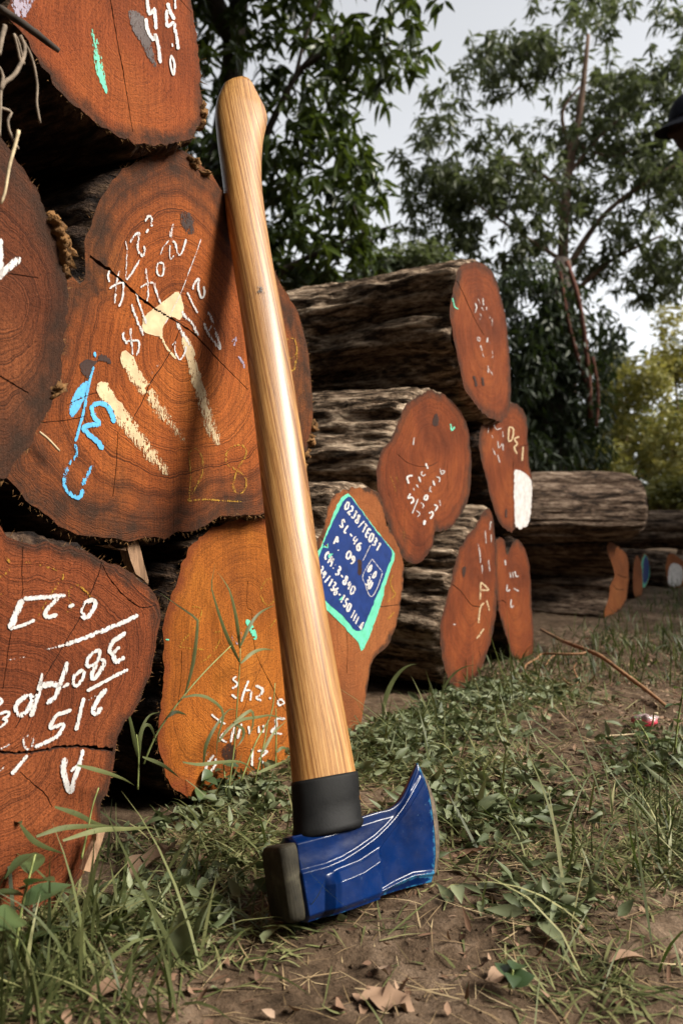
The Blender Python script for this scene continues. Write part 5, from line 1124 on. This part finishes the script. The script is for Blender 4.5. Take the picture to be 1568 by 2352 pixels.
# ---- twigs, straws, splinters, scrap
r = empty('fallen_twig'); tag(r, 'long thin brown twig with curling side shoots lying on the right', 'twig')
def gcurve(sh, pts, z, n=24):
    q = toF(pts, sh); zz = np.interp(np.linspace(0, 1, len(q)), np.linspace(0, 1, len(z)), z); return catmull(np.array([at_height(a, b) for a, b in zip(q, zz)]), n)
tube('main_shoot', gcurve('S8', [(200, 55), (400, 160), (660, 260), (800, 330), (1000, 480), (1200, 630), (1400, 790)], [0.02, 0.035, 0.04, 0.02, 0.008]), [0.004, 0.0042, 0.0045, 0.004, 0.003], M['twig'], r, 7, wob=0.12)
tube('side_shoot', gcurve('S8', [(660, 268), (560, 290), (350, 290), (210, 290), (150, 340), (60, 390), (40, 450)], [0.035, 0.03, 0.02, 0.01]), [0.003, 0.0025, 0.002], M['twig'], r, 6)
tube('side_shoot', gcurve('S8', [(350, 290), (290, 330), (240, 410)], [0.02, 0.008]), 0.0016, M['twig'], r, 6)
tube('side_shoot', gcurve('S8', [(540, 380), (515, 430), (550, 540), (520, 592), (470, 580), (400, 520)], [0.012, 0.008]), 0.0018, M['twig'], r, 6)
o = tube('dry_straw', gcurve('S8', [(800, 1082), (1000, 1070), (1245, 1052)], [0.006, 0.006, 0.006]), 0.0016, M['straw_plain'], None, 6); tag(o, 'single yellow straw lying beside the pink scrap', 'straw')
o = tube('dry_straw', gcurve('S8', [(1250, 1050), (1275, 950), (1285, 865), (1320, 862)], [0.006, 0.03, 0.045, 0.045]), 0.0013, M['straw_plain'], None, 6); tag(o, 'pale hooked straw standing beside the pink scrap', 'straw')
# pink plastic scrap
q = at_height(toF([(1197, 985)], 'S8')[0], 0.004)
m, nt = new_mat('pink_plastic'); sepz = nd(nt, 'ShaderNodeSeparateXYZ', {0: nt.nodes.new('ShaderNodeTexCoord').outputs['Object']})
finish(nt, ramp(nt, mth(nt, 'MULTIPLY', sepz.outputs[2], 50.0), [(0.45, (0.60, 0.05, 0.09)), (0.75, (0.30, 0.22, 0.22))]), 0.25, noise(nt, objco(nt), 120, 3), 0.4, 0.004, 0.5); M['pink'] = m
AA, BB = np.meshgrid(np.linspace(0, 2 * np.pi, 20, endpoint=False), np.linspace(0.05, np.pi - 0.05, 12)); x, y, z = np.sin(BB) * np.cos(AA), np.sin(BB) * np.sin(AA), np.cos(BB)
rr_ = 0.016 * (1 + 0.30 * fbm(x * 2.4, y * 2.4, z * 2.4 + 4, 3)); V = np.stack([x * rr_ * 1.15, y * rr_ * 0.7, (z * 0.55 + 0.5) * rr_ * 1.1], -1).reshape(-1, 3)
o = mesh_np('plastic_scrap', V, grid_faces(12, 20, True), [M['pink']], smooth=False); o.location = (q[0], q[1], 0.002); tag(o, 'small crumpled pink and clear plastic scrap on the path', 'scrap')
# roots and straws hanging at upper left
r = empty('root_tangle'); tag(r, 'tangle of pale dry roots hanging from the topmost log at the left edge', 'roots')
for pts, rad in [([(130, 310), (165, 440), (190, 560), (215, 580)], 0.0011), ([(185, 325), (230, 440), (205, 560), (130, 690), (40, 760), (10, 830)], 0.0016), ([(140, 320), (175, 390), (225, 590)], 0.0009), ([(200, 350), (270, 470), (320, 620), (345, 800), (340, 950), (370, 1130)], 0.0011),
                 ([(-10, 610), (30, 700), (10, 830), (5, 1000), (-5, 1250)], 0.0013), ([(50, 235), (20, 350), (-10, 500)], 0.0018), ([(0, 990), (105, 1030), (75, 1110), (95, 1220), (170, 1370)], 0.0011)]:
    tube('root', px_curve('S3', pts, -0.515, 16), rad, M['root'], r, 6, wob=0.1)
o = tube('dark_stick', px_curve('S3', [(-20, 60), (140, 165), (330, 300), (540, 465)], -0.545, 14), [0.0028, 0.003, 0.0022], M['root'] if False else mat_plain('dark_twig', (0.035, 0.026, 0.020), 0.9, 0.5, 80), None, 7, wob=0.15); tag(o, 'dark thin stick lying across the topmost log end', 'stick')
o = tube('dry_straw', px_curve('S3', [(175, 1200), (140, 1340), (95, 1500), (70, 1640), (45, 1780), (10, 1870)], -0.510, 14), [0.0014, 0.0013, 0.0010], M['straw_plain'], None, 6); tag(o, 'pale straw in front of the shaded left log end', 'straw')
o = tube('dry_straw', px_curve('S4', [(255, 1995), (310, 2040), (380, 2115)], -0.585, 8), 0.0011, M['straw_plain'], None, 6); tag(o, 'short straw stuck below the shaded left log, on the large log end', 'straw')
def plank(name, label, sh, outline, c, depth=0.012, mat=None):
    P = on_plane(toF(outline, sh), np.array([LOGN[0], LOGN[1], 0]) * c, np.array([LOGN[0], LOGN[1], 0])); n = len(P); nv = np.array([LOGN[0], LOGN[1], 0]); o3 = P.mean(0)
    B = P - nv * depth; V = np.concatenate([P, B]) - o3
    o = mesh_np(name, V, [tuple(range(n)), tuple(range(2 * n - 1, n - 1, -1))] + [(i, n + i, n + (i + 1) % n, (i + 1) % n) for i in range(n)], [mat or M['splinter']], smooth=False); o.location = o3; tag(o, label, 'splinter'); return o
plank('wood_splinter', 'pale split of wood wedged between the large log and the numbered log', 'R3', [(1190, 95), (1285, 95), (1320, 220), (1345, 330), (1390, 490), (1385, 530), (1340, 480), (1270, 430), (1220, 300), (1195, 200)], -0.61)
plank('wood_splinter', 'small brown splinter tucked under the large log', 'R3', [(1075, 115), (1130, 150), (1190, 190), (1185, 212), (1120, 205), (1020, 175), (960, 165), (1060, 150)], -0.612)
plank('wood_splinter', 'pale bark strip standing at the foot of the numbered log', 'S6', [(545, 385), (590, 400), (570, 470), (535, 560), (510, 630), (470, 620), (500, 540), (540, 450)], -0.535, 0.006)
# ------------------------------------------------------------------ trees
M['tree_left'] = mat_leaf('broad_leaf_dark', [(0.018, 0.028, 0.008), (0.034, 0.054, 0.012), (0.066, 0.095, 0.018)], 0.35, 0.30, 0.5, (0.10, 0.14, 0.01))
M['tree_right'] = mat_leaf('finger_leaf', [(0.050, 0.060, 0.030), (0.088, 0.104, 0.050), (0.145, 0.165, 0.080)], 0.45, 0.40, 0.4, (0.10, 0.13, 0.03))
M['creeper'] = mat_leaf('creeper_leaf', [(0.014, 0.020, 0.012), (0.030, 0.042, 0.022), (0.055, 0.072, 0.035)], 0.5, 0.2, 0.3)
M['shrub'] = mat_leaf('sunny_shrub_leaf', [(0.075, 0.085, 0.028), (0.19, 0.19, 0.050), (0.36, 0.31, 0.09)], 0.5, 0.35, 0.3, (0.22, 0.20, 0.03))
M['trunk'] = mat_plain('tree_bark', (0.15, 0.095, 0.065), 0.9, 0.5, 1.0, stretch=(30, 30, 8), bs=0.8, bd=0.02)
M['trunk_dark'] = mat_plain('dark_tree_bark', (0.05, 0.038, 0.030), 0.9, 0.5, 1.0, stretch=(30, 30, 8), bs=0.8, bd=0.02)
M['liana'] = mat_plain('red_brown_liana', (0.115, 0.045, 0.030), 0.9, 0.5, 20)

def ellipsoid_points(n, ells):
    vol = np.array([e[3] * e[4] * e[5] for e in ells]); pick = rng.choice(len(ells), n, p=vol / vol.sum()); E = np.array(ells)[pick]
    v = rng.normal(size=(n, 3)); v /= np.linalg.norm(v, axis=1)[:, None]; r = rng.random(n) ** (1 / 2.2)
    return E[:, :3] + v * r[:, None] * E[:, 3:6], v
def hole_mask(P, f, thr, seed): return fbm(P[:, 0] * f + seed, P[:, 1] * f, P[:, 2] * f, 2) > thr
def tree_obj(label, name='tree', group=None):
    r = empty(name); tag(r, label, 'tree', group); return r
def limbs(root, lists, mat):
    for pts, rad in lists: tube('branch', catmull(np.array(pts), 16), rad, mat, root, 8, wob=0.06)

# left tree: long drooping leaves in whorls at the twig ends
LT = tree_obj('dark broad-leaved tree behind the log stacks, filling the upper middle', group='trees')
YL = 4.2
def at(px, py, y): return at_depth(np.array([px, py], float), y)
ells = []
for (px, py, rx, rz, dy) in [(560, 180, 150, 190, 0.0), (640, 420, 170, 190, 0.1), (760, 520, 150, 130, -0.1), (560, 560, 180, 150, 0.2), (720, 160, 130, 120, 0.2), (850, 130, 120, 70, -0.1), (900, 60, 90, 60, 0.0), (480, -60, 200, 150, 0.1), (700, -90, 220, 130, 0.1), (820, 420, 80, 90, -0.2), (860, 560, 70, 60, 0.1), (780, 630, 110, 60, 0.2), (960, 90, 50, 40, 0.0), (620, 640, 120, 70, 0.3), (760, 320, 90, 70, 0.0), (400, 350, 160, 300, 0.4)]:
    c_ = at(px, py, YL + dy); k = (YL + dy) / FPX; ells.append((*c_, rx * k, 0.45, rz * k))
P, v = ellipsoid_points(1350, ells); P = P[hole_mask(P, 3.4, -0.12, 1)]; n = len(P)
tw = 9; tip = np.repeat(P, tw, 0); a = rng.uniform(0, 6.28, n * tw)
dirs = np.stack([np.cos(a), np.sin(a), rng.uniform(-1.3, 0.15, n * tw)], -1)
pos = tip + rng.normal(0, 0.018, tip.shape)
cloud_obj('crown', pos, dirs, rng.uniform(0.07, 0.125, n * tw), rng.uniform(0.022, 0.036, n * tw), M['tree_left'], LT, stations=5, curve=rng.uniform(0.05, 0.45, n * tw), tint=np.clip(np.repeat(rng.normal(0.45, 0.22, n), tw) + rng.normal(0, 0.12, n * tw), 0, 1))
tube('trunk', catmull([at(430, 1300, 4.6), at(470, 900, 4.55), at(500, 500, 4.5), at(540, 100, 4.5), at(560, -150, 4.5)], 20), [0.16, 0.13, 0.10, 0.07, 0.04], M['trunk_dark'], LT, 12, wob=0.06)
limbs(LT, [([at(500, 520, 4.5), at(600, 330, 4.3), at(690, 160, 4.2), at(800, 60, 4.2)], [0.04, 0.02, 0.008]), ([at(690, 160, 4.2), at(760, 120, 4.15), at(900, 100, 4.1)], [0.014, 0.006]), ([at(480, 760, 4.5), at(620, 640, 4.3), at(780, 560, 4.2), at(900, 520, 4.1)], [0.035, 0.018, 0.006]),
           ([at(680, 170, 4.2), at(700, 90, 4.2), at(735, 0, 4.2)], [0.012, 0.007]), ([at(800, 440, 4.1), at(830, 530, 4.1), at(860, 560, 4.1)], [0.008, 0.004])], M['trunk_dark'])

# right tree: fingered leaf clusters on thin tan branches
RT = tree_obj('airy tree with fingered leaf clusters and tan branches, upper right', group='trees')
YR = 6.6
ells = []
for (px, py, rx, rz, dy) in [(1240, 60, 90, 60, 0.0), (1130, 190, 90, 110, 0.2), (1230, 190, 110, 110, 0.0), (1330, 110, 120, 90, -0.2), (1450, 90, 140, 120, 0.1), (1540, 220, 120, 180, 0.0), (1120, 330, 130, 70, 0.2), (1060, 420, 110, 80, 0.0), (1180, 440, 130, 90, -0.1), (1080, 540, 130, 70, 0.1), (1240, 540, 110, 60, 0.0), (1420, 330, 110, 70, 0.2), (1510, 420, 110, 90, 0.0),
                             (1420, 560, 110, 70, -0.1), (1530, 600, 90, 60, 0.2), (1000, 300, 60, 90, 0.0), (1400, -60, 220, 100, 0.2), (1180, 620, 90, 40, 0.2), (1650, 300, 130, 260, 0.3), (1480, 670, 90, 45, 0.2), (960, 520, 60, 60, 0.3), (1330, 460, 70, 60, 0.2), (1040, 250, 70, 60, 0.1), (1010, 460, 80, 60, 0.2), (950, 400, 60, 60, 0.2), (1300, 330, 70, 60, 0.3), (1400, 200, 90, 70, 0.2), (1000, 600, 80, 40, 0.2), (1330, 640, 60, 40, 0.3)]:
    c_ = at(px, py, YR + dy); k = (YR + dy) / FPX; ells.append((*c_, rx * k, 0.6, rz * k))
P, v = ellipsoid_points(3000, ells); P = P[hole_mask(P, 3.0, -0.08, 7)]; n = len(P)
tw = 11; tip = np.repeat(P, tw, 0); a = rng.uniform(0, 6.28, n * tw)
dirs = np.stack([np.cos(a), np.sin(a), rng.uniform(-1.5, 0.25, n * tw)], -1)
cloud_obj('crown', tip + rng.normal(0, 0.02, tip.shape), dirs, rng.uniform(0.07, 0.125, n * tw), rng.uniform(0.020, 0.032, n * tw), M['tree_right'], RT, stations=4, curve=rng.uniform(0.0, 0.4, n * tw), tint=np.clip(np.repeat(rng.normal(0.45, 0.22, n), tw) + rng.normal(0, 0.12, n * tw), 0, 1))
tube('trunk', catmull([at(1330, 1330, 6.9), at(1310, 1000, 6.85), at(1300, 700, 6.8), at(1292, 600, 6.75), at(1300, 430, 6.7), at(1330, 260, 6.7), at(1350, 80, 6.7)], 24), [0.10, 0.085, 0.075, 0.055, 0.04, 0.03, 0.015], M['trunk'], RT, 10, wob=0.06)
limbs(RT, [([at(1300, 620, 6.7), at(1380, 500, 6.6), at(1480, 420, 6.5), at(1568, 370, 6.4)], [0.03, 0.02, 0.01]), ([at(1310, 680, 6.7), at(1400, 600, 6.6), at(1520, 540, 6.5)], [0.025, 0.015, 0.008]), ([at(1298, 440, 6.7), at(1240, 400, 6.6), at(1120, 350, 6.5)], [0.02, 0.012, 0.006]),
           ([at(1305, 400, 6.7), at(1380, 310, 6.6), at(1440, 260, 6.5)], [0.018, 0.008]), ([at(1310, 350, 6.7), at(1290, 260, 6.65), at(1330, 200, 6.6)], [0.02, 0.01]), ([at(1292, 600, 6.7), at(1200, 540, 6.6), at(1050, 440, 6.5)], [0.02, 0.012, 0.006]), ([at(1320, 330, 6.7), at(1400, 360, 6.6), at(1460, 340, 6.5)], [0.012, 0.006])], M['trunk'])

# creeper-clad trunk in front of it
CT = tree_obj('dark trunk smothered in hanging creeper, right of the log stack', group='trees')
ells = []
for (px, py, rx, rz, dy) in [(1230, 660, 90, 70, 0), (1200, 780, 80, 110, 0), (1290, 760, 90, 120, 0.1), (1240, 900, 110, 130, 0), (1340, 880, 70, 130, 0.1), (1230, 1040, 110, 110, 0), (1330, 1020, 80, 90, 0.2), (1390, 800, 40, 90, 0.2), (1160, 700, 40, 80, 0.1), (1180, 960, 60, 160, 0.2)]:
    c_ = at(px, py, 5.4 + dy); k = (5.4 + dy) / FPX; ells.append((*c_, rx * k, 0.25, rz * k))
P, v = ellipsoid_points(9500, ells); P = P[hole_mask(P, 4.0, -0.5, 3)]; n = len(P); a = rng.uniform(0, 6.28, n)
cloud_obj('creeper', P, np.stack([np.cos(a) * 0.7, np.sin(a) * 0.7, rng.uniform(-1.6, 0.1, n)], -1), rng.uniform(0.04, 0.10, n), rng.uniform(0.014, 0.03, n), M['creeper'], CT, stations=4, curve=rng.uniform(0, 0.4, n))
tube('trunk', catmull([at(1260, 1330, 5.6), at(1250, 1000, 5.6), at(1270, 800, 5.6), at(1290, 600, 5.7)], 16), [0.20, 0.16, 0.12, 0.07], M['trunk_dark'], CT, 12, wob=0.08)
for pts, rad in [([(1300, 600), (1330, 700), (1350, 850), (1355, 960)], 0.020), ([(1285, 620), (1300, 720), (1320, 800), (1345, 880)], 0.016), ([(1360, 820), (1372, 900), (1368, 980)], 0.014)]:
    tube('liana', catmull([at(a_, b_, 5.32) for a_, b_ in pts], 12), rad * 0.8, M['liana'], CT, 7, wob=0.1)

# sunny shrubs along the far edge of the yard, each one its own bush
def bush(label, cx, cy, rx, rz, y, mat, n, lsz=(0.04, 0.09), tint=0.5, name='shrub', cat='shrub', group='shrubs beyond the logs'):
    r = empty(name); tag(r, label, cat, group); k = y / FPX; c_ = at(cx, cy, y); base = np.array([c_[0], c_[1], 0.0]); r.location = tuple(base)
    ells = [(c_[0] + rng.normal(0, rx * k * 0.45), c_[1] + rng.normal(0, 0.15), c_[2] + rng.normal(0, rz * k * 0.40), rx * k * 0.55, 0.3, rz * k * 0.55) for _ in range(9)]
    P, v = ellipsoid_points(n, ells); P = P[hole_mask(P, 3.2, -0.35, cx * 0.01)]; P = P[P[:, 2] > 0.02]; m_ = len(P); a = rng.uniform(0, 6.28, m_)
    cloud_obj('crown', P - base, np.stack([np.cos(a), np.sin(a), rng.uniform(-0.9, 0.6, m_)], -1), rng.uniform(*lsz, m_), rng.uniform(lsz[0] * 0.45, lsz[1] * 0.45, m_), mat, r, stations=4, tint=np.clip(rng.normal(tint, 0.25, m_), 0, 1))
    top_ = c_ - base; tube('trunk', catmull([(0, 0, -0.02), (rng.normal(0, 0.05), 0, top_[2] * 0.5), (0, 0, top_[2])], 8), [0.03, 0.02, 0.01], M['trunk'], r, 7)
    for _ in range(4):
        e = ells[int(rng.integers(9))]; tube('branch', catmull([(0, 0, top_[2] * 0.4), tuple((np.array(e[:3]) - base) * [0.6, 0.6, 0.9]), tuple(np.array(e[:3]) - base)], 8), [0.014, 0.005], M['trunk'], r, 6)
    return r
bush('yellow green shrub at the right edge, above the background logs', 1545, 1010, 90, 130, 7.6, M['shrub'], 5200, tint=0.6)
bush('sunlit olive shrub behind the long bark log', 1440, 1000, 90, 120, 8.2, M['shrub'], 5200, tint=0.55)
bush('low bright bush just above the long bark log', 1385, 1075, 90, 70, 7.2, M['shrub'], 3600, tint=0.5)
bush('tall pale hazy bush at the right edge below the gap of sky', 1545, 830, 80, 90, 8.6, M['shrub'], 3600, tint=0.7)
bush('dim bush between the creeper trunk and the sunlit shrubs', 1420, 890, 60, 90, 8.8, M['shrub'], 2800, tint=0.4)
bush('dark bush behind the second log stack', 1130, 980, 110, 130, 6.4, M['creeper'], 3600, tint=0.5)
bush('green bush seen over the second log stack below the dark tree', 900, 640, 160, 70, 6.0, M['tree_right'], 4200, tint=0.5)
bush('green bush low behind the right end of the background logs', 1560, 1140, 80, 70, 6.2, M['shrub'], 2600, tint=0.35)
# the wood that closes the yard behind everything
n = 24000; x = rng.uniform(-9, 12, n); P = np.stack([x, 10.5 + 0.03 * x ** 2 + rng.normal(0, 0.7, n), np.abs(rng.normal(0, 1.0, n)) + 0.05], -1); a = rng.uniform(0, 6.28, n)
tag(cloud_obj('far_wood', P, np.stack([np.cos(a), np.sin(a), rng.uniform(-0.9, 0.5, n)], -1), rng.uniform(0.10, 0.22, n), rng.uniform(0.06, 0.10, n), M['creeper'], stations=4), 'mass of dark undergrowth closing the yard at the back', 'woodland', kind='stuff')
# unseen woodland added round the camera to darken fill light and reflections
n = 26000; th_ = rng.uniform(math.radians(130), math.radians(362), n); rd_ = rng.normal(8.5, 0.9, n); P = np.stack([rd_ * np.cos(th_), 1.0 + rd_ * np.sin(th_), rng.uniform(0, 1, n) ** 0.9 * (4.2 + 0.9 * np.sin(th_ * 7) + 0.5 * np.sin(th_ * 17))], -1)
P = P[~((P[:, 1] > 3) & (np.abs(P[:, 0]) < P[:, 1] * 0.75))]; n = len(P); a = rng.uniform(0, 6.28, n)
tag(cloud_obj('added_shade_wood', P, np.stack([np.cos(a), np.sin(a), rng.uniform(-0.9, 0.5, n)], -1), rng.uniform(0.30, 0.60, n), rng.uniform(0.16, 0.30, n), M['creeper'], stations=4), 'unseen woodland added around the viewer to darken fill light and reflections', 'woodland', kind='stuff')
# unseen trees, added outside the frame to shade the yard and block sky
def added_shade_tree(label, x, y, ells, n, trunk_h):
    r = tree_obj(label, group='trees'); r.location = (x, y, 0); P, v = ellipsoid_points(n, ells); P = P[hole_mask(P, 1.6, -0.45, x)]; m_ = len(P); a = rng.uniform(0, 6.28, m_)
    cloud_obj('crown', P - np.array([x, y, 0]), np.stack([np.cos(a), np.sin(a), rng.uniform(-1.2, 0.3, m_)], -1), rng.uniform(0.12, 0.22, m_), rng.uniform(0.05, 0.09, m_), M['tree_right'], r, stations=4)
    tube('trunk', catmull([(0, 0, -0.05), (0.05, 0.04, trunk_h * 0.5), (0, 0, trunk_h)], 12), [0.12, 0.09, 0.05], M['trunk'], r, 10, wob=0.06); return r
added_shade_tree('leafy unseen tree added on the right to shade the yard, nearer one', 4.4, 2.2, [(4.1, 1.75, 2.9, 0.8, 0.55, 0.8), (4.0, 2.3, 2.1, 0.8, 0.7, 0.9), (3.4, 2.3, 1.3, 0.7, 0.6, 0.6), (2.9, 2.6, 0.8, 0.5, 0.6, 0.5), (4.6, 2.6, 3.4, 1.0, 1.0, 0.9), (4.2, 3.2, 2.4, 1.0, 0.9, 1.3)], 4200, 2.8)
added_shade_tree('leafy unseen tree added on the right to shade the yard, farther one', 5.2, 4.9, [(5.0, 4.8, 2.8, 1.1, 1.1, 1.4), (4.6, 5.2, 1.6, 1.0, 0.9, 1.0), (5.4, 5.6, 3.6, 1.2, 1.1, 1.2), (4.2, 4.4, 1.1, 0.7, 0.7, 0.7)], 6200, 3.2)

added_shade_tree('broad unseen tree added close behind the viewer to block reflected sky', 0.2, -2.9, [(0.0, -2.3, 3.1, 1.5, 1.0, 0.9), (-1.6, -2.2, 2.8, 1.3, 1.1, 1.0), (1.5, -2.6, 3.0, 1.0, 1.0, 1.0), (0.2, -1.6, 3.9, 1.6, 0.9, 0.6), (-0.5, -3.0, 2.0, 2.2, 0.8, 1.0)], 9000, 3.2)  # added to keep bright sky out of the axe head's reflections
# unseen canopy added high over stacks and viewer to cut light from above
ells = [(-2.2, 2.2, 3.9, 1.6, 1.8, 0.7), (-0.4, 2.6, 3.8, 1.5, 1.6, 0.6), (-1.2, 0.6, 3.6, 1.8, 1.5, 0.6), (0.3, 0.2, 3.5, 1.2, 1.4, 0.5), (-0.6, 4.2, 4.3, 1.8, 1.2, 0.7), (-3.2, 0.8, 3.4, 1.2, 2.0, 1.0)]
P, v = ellipsoid_points(9000, ells); P = P[hole_mask(P, 1.5, -0.45, 21)]; n = len(P); a = rng.uniform(0, 6.28, n)
cloud_obj('crown', P, np.stack([np.cos(a), np.sin(a), rng.uniform(-0.9, 0.2, n)], -1), rng.uniform(0.20, 0.34, n), rng.uniform(0.09, 0.15, n), M['tree_left'], LT, stations=4)  # leaves of the added canopy, parented to the dark tree
limbs(LT, [([at(540, 100, 4.5), (-0.9, 3.6, 3.4), (-0.8, 2.0, 3.7), (-0.4, 0.4, 3.5)], [0.06, 0.04, 0.02])], M['trunk_dark'])  # branch carrying the added canopy
# ------------------------------------------------------------------ person leaning in at the right edge
pr = empty('person', (1.90, 3.15, 0.10)); tag(pr, 'person in a dark cap and dark clothes leaning in at the right edge', 'person')
M['skin'] = mat_plain('dark_skin', (0.045, 0.022, 0.016), 0.5, 0.25, 30)
M['cloth'] = mat_plain('dark_cloth', (0.018, 0.019, 0.028), 0.9, 0.4, 60)
M['cap'] = mat_plain('navy_cap', (0.008, 0.009, 0.018), 0.85, 0.3, 80)
def skin_mesh(name, verts, edges, radii, mat, parent, root_i=0, sub=2):
    me = bpy.data.meshes.new(name); me.from_pydata(verts, edges, []); o = bpy.data.objects.new(name, me); link(o, parent); me.materials.append(mat)
    sk = o.modifiers.new('skin', 'SKIN'); sk.use_smooth_shade = True
    for i, rd in enumerate(radii): me.skin_vertices[0].data[i].radius = rd if isinstance(rd, tuple) else (rd, rd)
    me.skin_vertices[0].data[root_i].use_root = True
    ss_ = o.modifiers.new('sub', 'SUBSURF'); ss_.levels = sub; ss_.render_levels = sub
    dg = bpy.context.evaluated_depsgraph_get(); me2 = bpy.data.meshes.new_from_object(o.evaluated_get(dg)); o.modifiers.clear(); o.data = me2
    me2.polygons.foreach_set('use_smooth', np.ones(len(me2.polygons), dtype=bool)); return o
HX, HZ = -0.50, 1.76      # head centre, leaning towards the logs (local, metres)
body_v = [(0, 0, 1.0), (-0.07, 0, 1.18), (-0.17, 0, 1.38), (-0.28, 0, 1.52), (-0.38, 0, 1.60), (-0.46, 0, 1.68),
          (0.02, 0.10, 0.93), (-0.02, 0.11, 0.50), (0.06, 0.11, 0.08), (-0.08, 0.12, 0.03), (0.02, -0.10, 0.93), (0.05, -0.11, 0.50), (0.16, -0.11, 0.08), (0.03, -0.12, 0.03),
          (-0.26, 0.19, 1.48), (-0.20, 0.25, 1.22), (-0.30, 0.20, 1.00), (-0.26, -0.19, 1.48), (-0.18, -0.25, 1.22), (-0.28, -0.20, 1.00)]
body_e = [(0, 1), (1, 2), (2, 3), (3, 4), (4, 5), (0, 6), (6, 7), (7, 8), (8, 9), (0, 10), (10, 11), (11, 12), (12, 13), (3, 14), (14, 15), (15, 16), (3, 17), (17, 18), (18, 19)]
body_r = [(0.12, 0.15), (0.11, 0.14), (0.12, 0.16), (0.10, 0.13), (0.055, 0.055), (0.05, 0.05), 0.085, 0.055, 0.04, 0.038, 0.085, 0.055, 0.04, 0.038, 0.06, 0.045, 0.032, 0.06, 0.045, 0.032]
skin_mesh('body', body_v, body_e, body_r, M['cloth'], pr)
for sy in (1, -1):                                                # hands: palm, four fingers and thumb
    w0 = np.array([-0.30 if sy > 0 else -0.28, 0.20 * sy, 1.00]); vv = [tuple(w0), tuple(w0 + [-0.01, 0, -0.05]), tuple(w0 + [-0.02, 0, -0.09])]; ee = [(0, 1), (1, 2)]; rr3 = [(0.018, 0.022), (0.014, 0.036), (0.012, 0.034)]
    for fi, (oy, fl_) in enumerate([(-0.028, 0.06), (-0.010, 0.072), (0.010, 0.068), (0.027, 0.054)]):
        i0 = len(vv); b0_ = w0 + [-0.022, oy, -0.098]; vv += [tuple(b0_), tuple(b0_ + [-0.006, 0, -fl_ * 0.5]), tuple(b0_ + [-0.022, 0, -fl_])]; ee += [(2, i0), (i0, i0 + 1), (i0 + 1, i0 + 2)]; rr3 += [0.009, 0.008, 0.007]
    i0 = len(vv); b0_ = w0 + [-0.015, -0.036 * sy, -0.045]; vv += [tuple(b0_), tuple(b0_ + [-0.02, -0.018 * sy, -0.025]), tuple(b0_ + [-0.03, -0.022 * sy, -0.05])]; ee += [(1, i0), (i0, i0 + 1), (i0 + 1, i0 + 2)]; rr3 += [0.011, 0.009, 0.008]
    skin_mesh('hand', vv, ee, rr3, M['skin'], pr)
# head: ellipsoid with brow, nose, mouth, chin and ears, facing left and a little down
AA, BB = np.meshgrid(np.linspace(0, 2 * np.pi, 64, endpoint=False), np.linspace(0.02, np.pi - 0.02, 48)); x, y, z = np.sin(BB) * np.cos(AA), np.sin(BB) * np.sin(AA), np.cos(BB)
rx_ = 0.098 * x; ry_ = 0.075 * y; rz_ = 0.122 * z
face = np.clip(-x, 0, 1)
nose = np.exp(-((z + 0.10) / 0.16) ** 2 - (y / 0.16) ** 2) * face * 0.026; brow = np.exp(-((z - 0.22) / 0.10) ** 2 - (y / 0.5) ** 2) * face * 0.008; eye = np.exp(-((z - 0.05) / 0.09) ** 2 - ((np.abs(y) - 0.38) / 0.16) ** 2) * face * -0.010
lips = np.exp(-((z + 0.45) / 0.05) ** 2 - (y / 0.28) ** 2) * face * 0.010 + np.exp(-((z + 0.56) / 0.05) ** 2 - (y / 0.26) ** 2) * face * 0.009; chin = np.exp(-((z + 0.82) / 0.14) ** 2 - (y / 0.4) ** 2) * 0.014
ear = np.exp(-((z - 0.0) / 0.22) ** 2 - ((x - 0.08) / 0.14) ** 2) * 0.018 * np.abs(y) ** 4
V = np.stack([rx_ - nose - brow - eye - lips - chin * np.clip(-x + .5, 0, 1), ry_ * (1 - 0.18 * np.clip(-z, 0, 1)) + np.sign(y) * ear, rz_], -1).reshape(-1, 3)
Rt = np.array(Matrix.Rotation(math.radians(-14), 3, 'Y')); V = V @ Rt.T + np.array([HX, 0, HZ])
hd = mesh_np('head', V, grid_faces(48, 64, True), [M['skin']], pr)
for sy in (1, -1):
    tube('eye', [np.array([HX - 0.085, 0.028 * sy, HZ + 0.022]), np.array([HX - 0.090, 0.028 * sy, HZ + 0.021])], 0.010, mat_plain('eye_white', (0.5, 0.48, 0.45), 0.3), hd, 8)
cv = []
for i, bb in enumerate(np.linspace(0.02, 1.35, 16)):
    aa_ = np.linspace(0, 2 * np.pi, 40, endpoint=False); cv.append(np.stack([0.106 * np.sin(bb) * np.cos(aa_), 0.084 * np.sin(bb) * np.sin(aa_), 0.128 * np.cos(bb) + 0 * aa_], -1))
V = np.concatenate(cv) @ Rt.T + np.array([HX, 0, HZ + 0.008]); cp_ = mesh_np('cap', V, grid_faces(16, 40, True), [M['cap']], pr)
tq = np.linspace(-1, 1, 15); br = []
for u_ in np.linspace(0, 1, 6): br.append(np.stack([-0.085 - 0.085 * u_ * np.sqrt(np.clip(1 - 0.8 * tq ** 2, 0, 1)) + 0.05 * tq ** 2, 0.078 * tq, 0.030 - 0.03 * u_ - 0.012 * tq ** 2], -1))
V = np.concatenate(br) @ Rt.T + np.array([HX, 0, HZ + 0.012]); V2_ = np.concatenate([V, V - [0, 0, 0.005]]); gfb = grid_faces(6, 15)
mesh_np('brim', V2_, np.concatenate([gfb, gfb[:, ::-1] + len(V)]), [M['cap']], cp_)
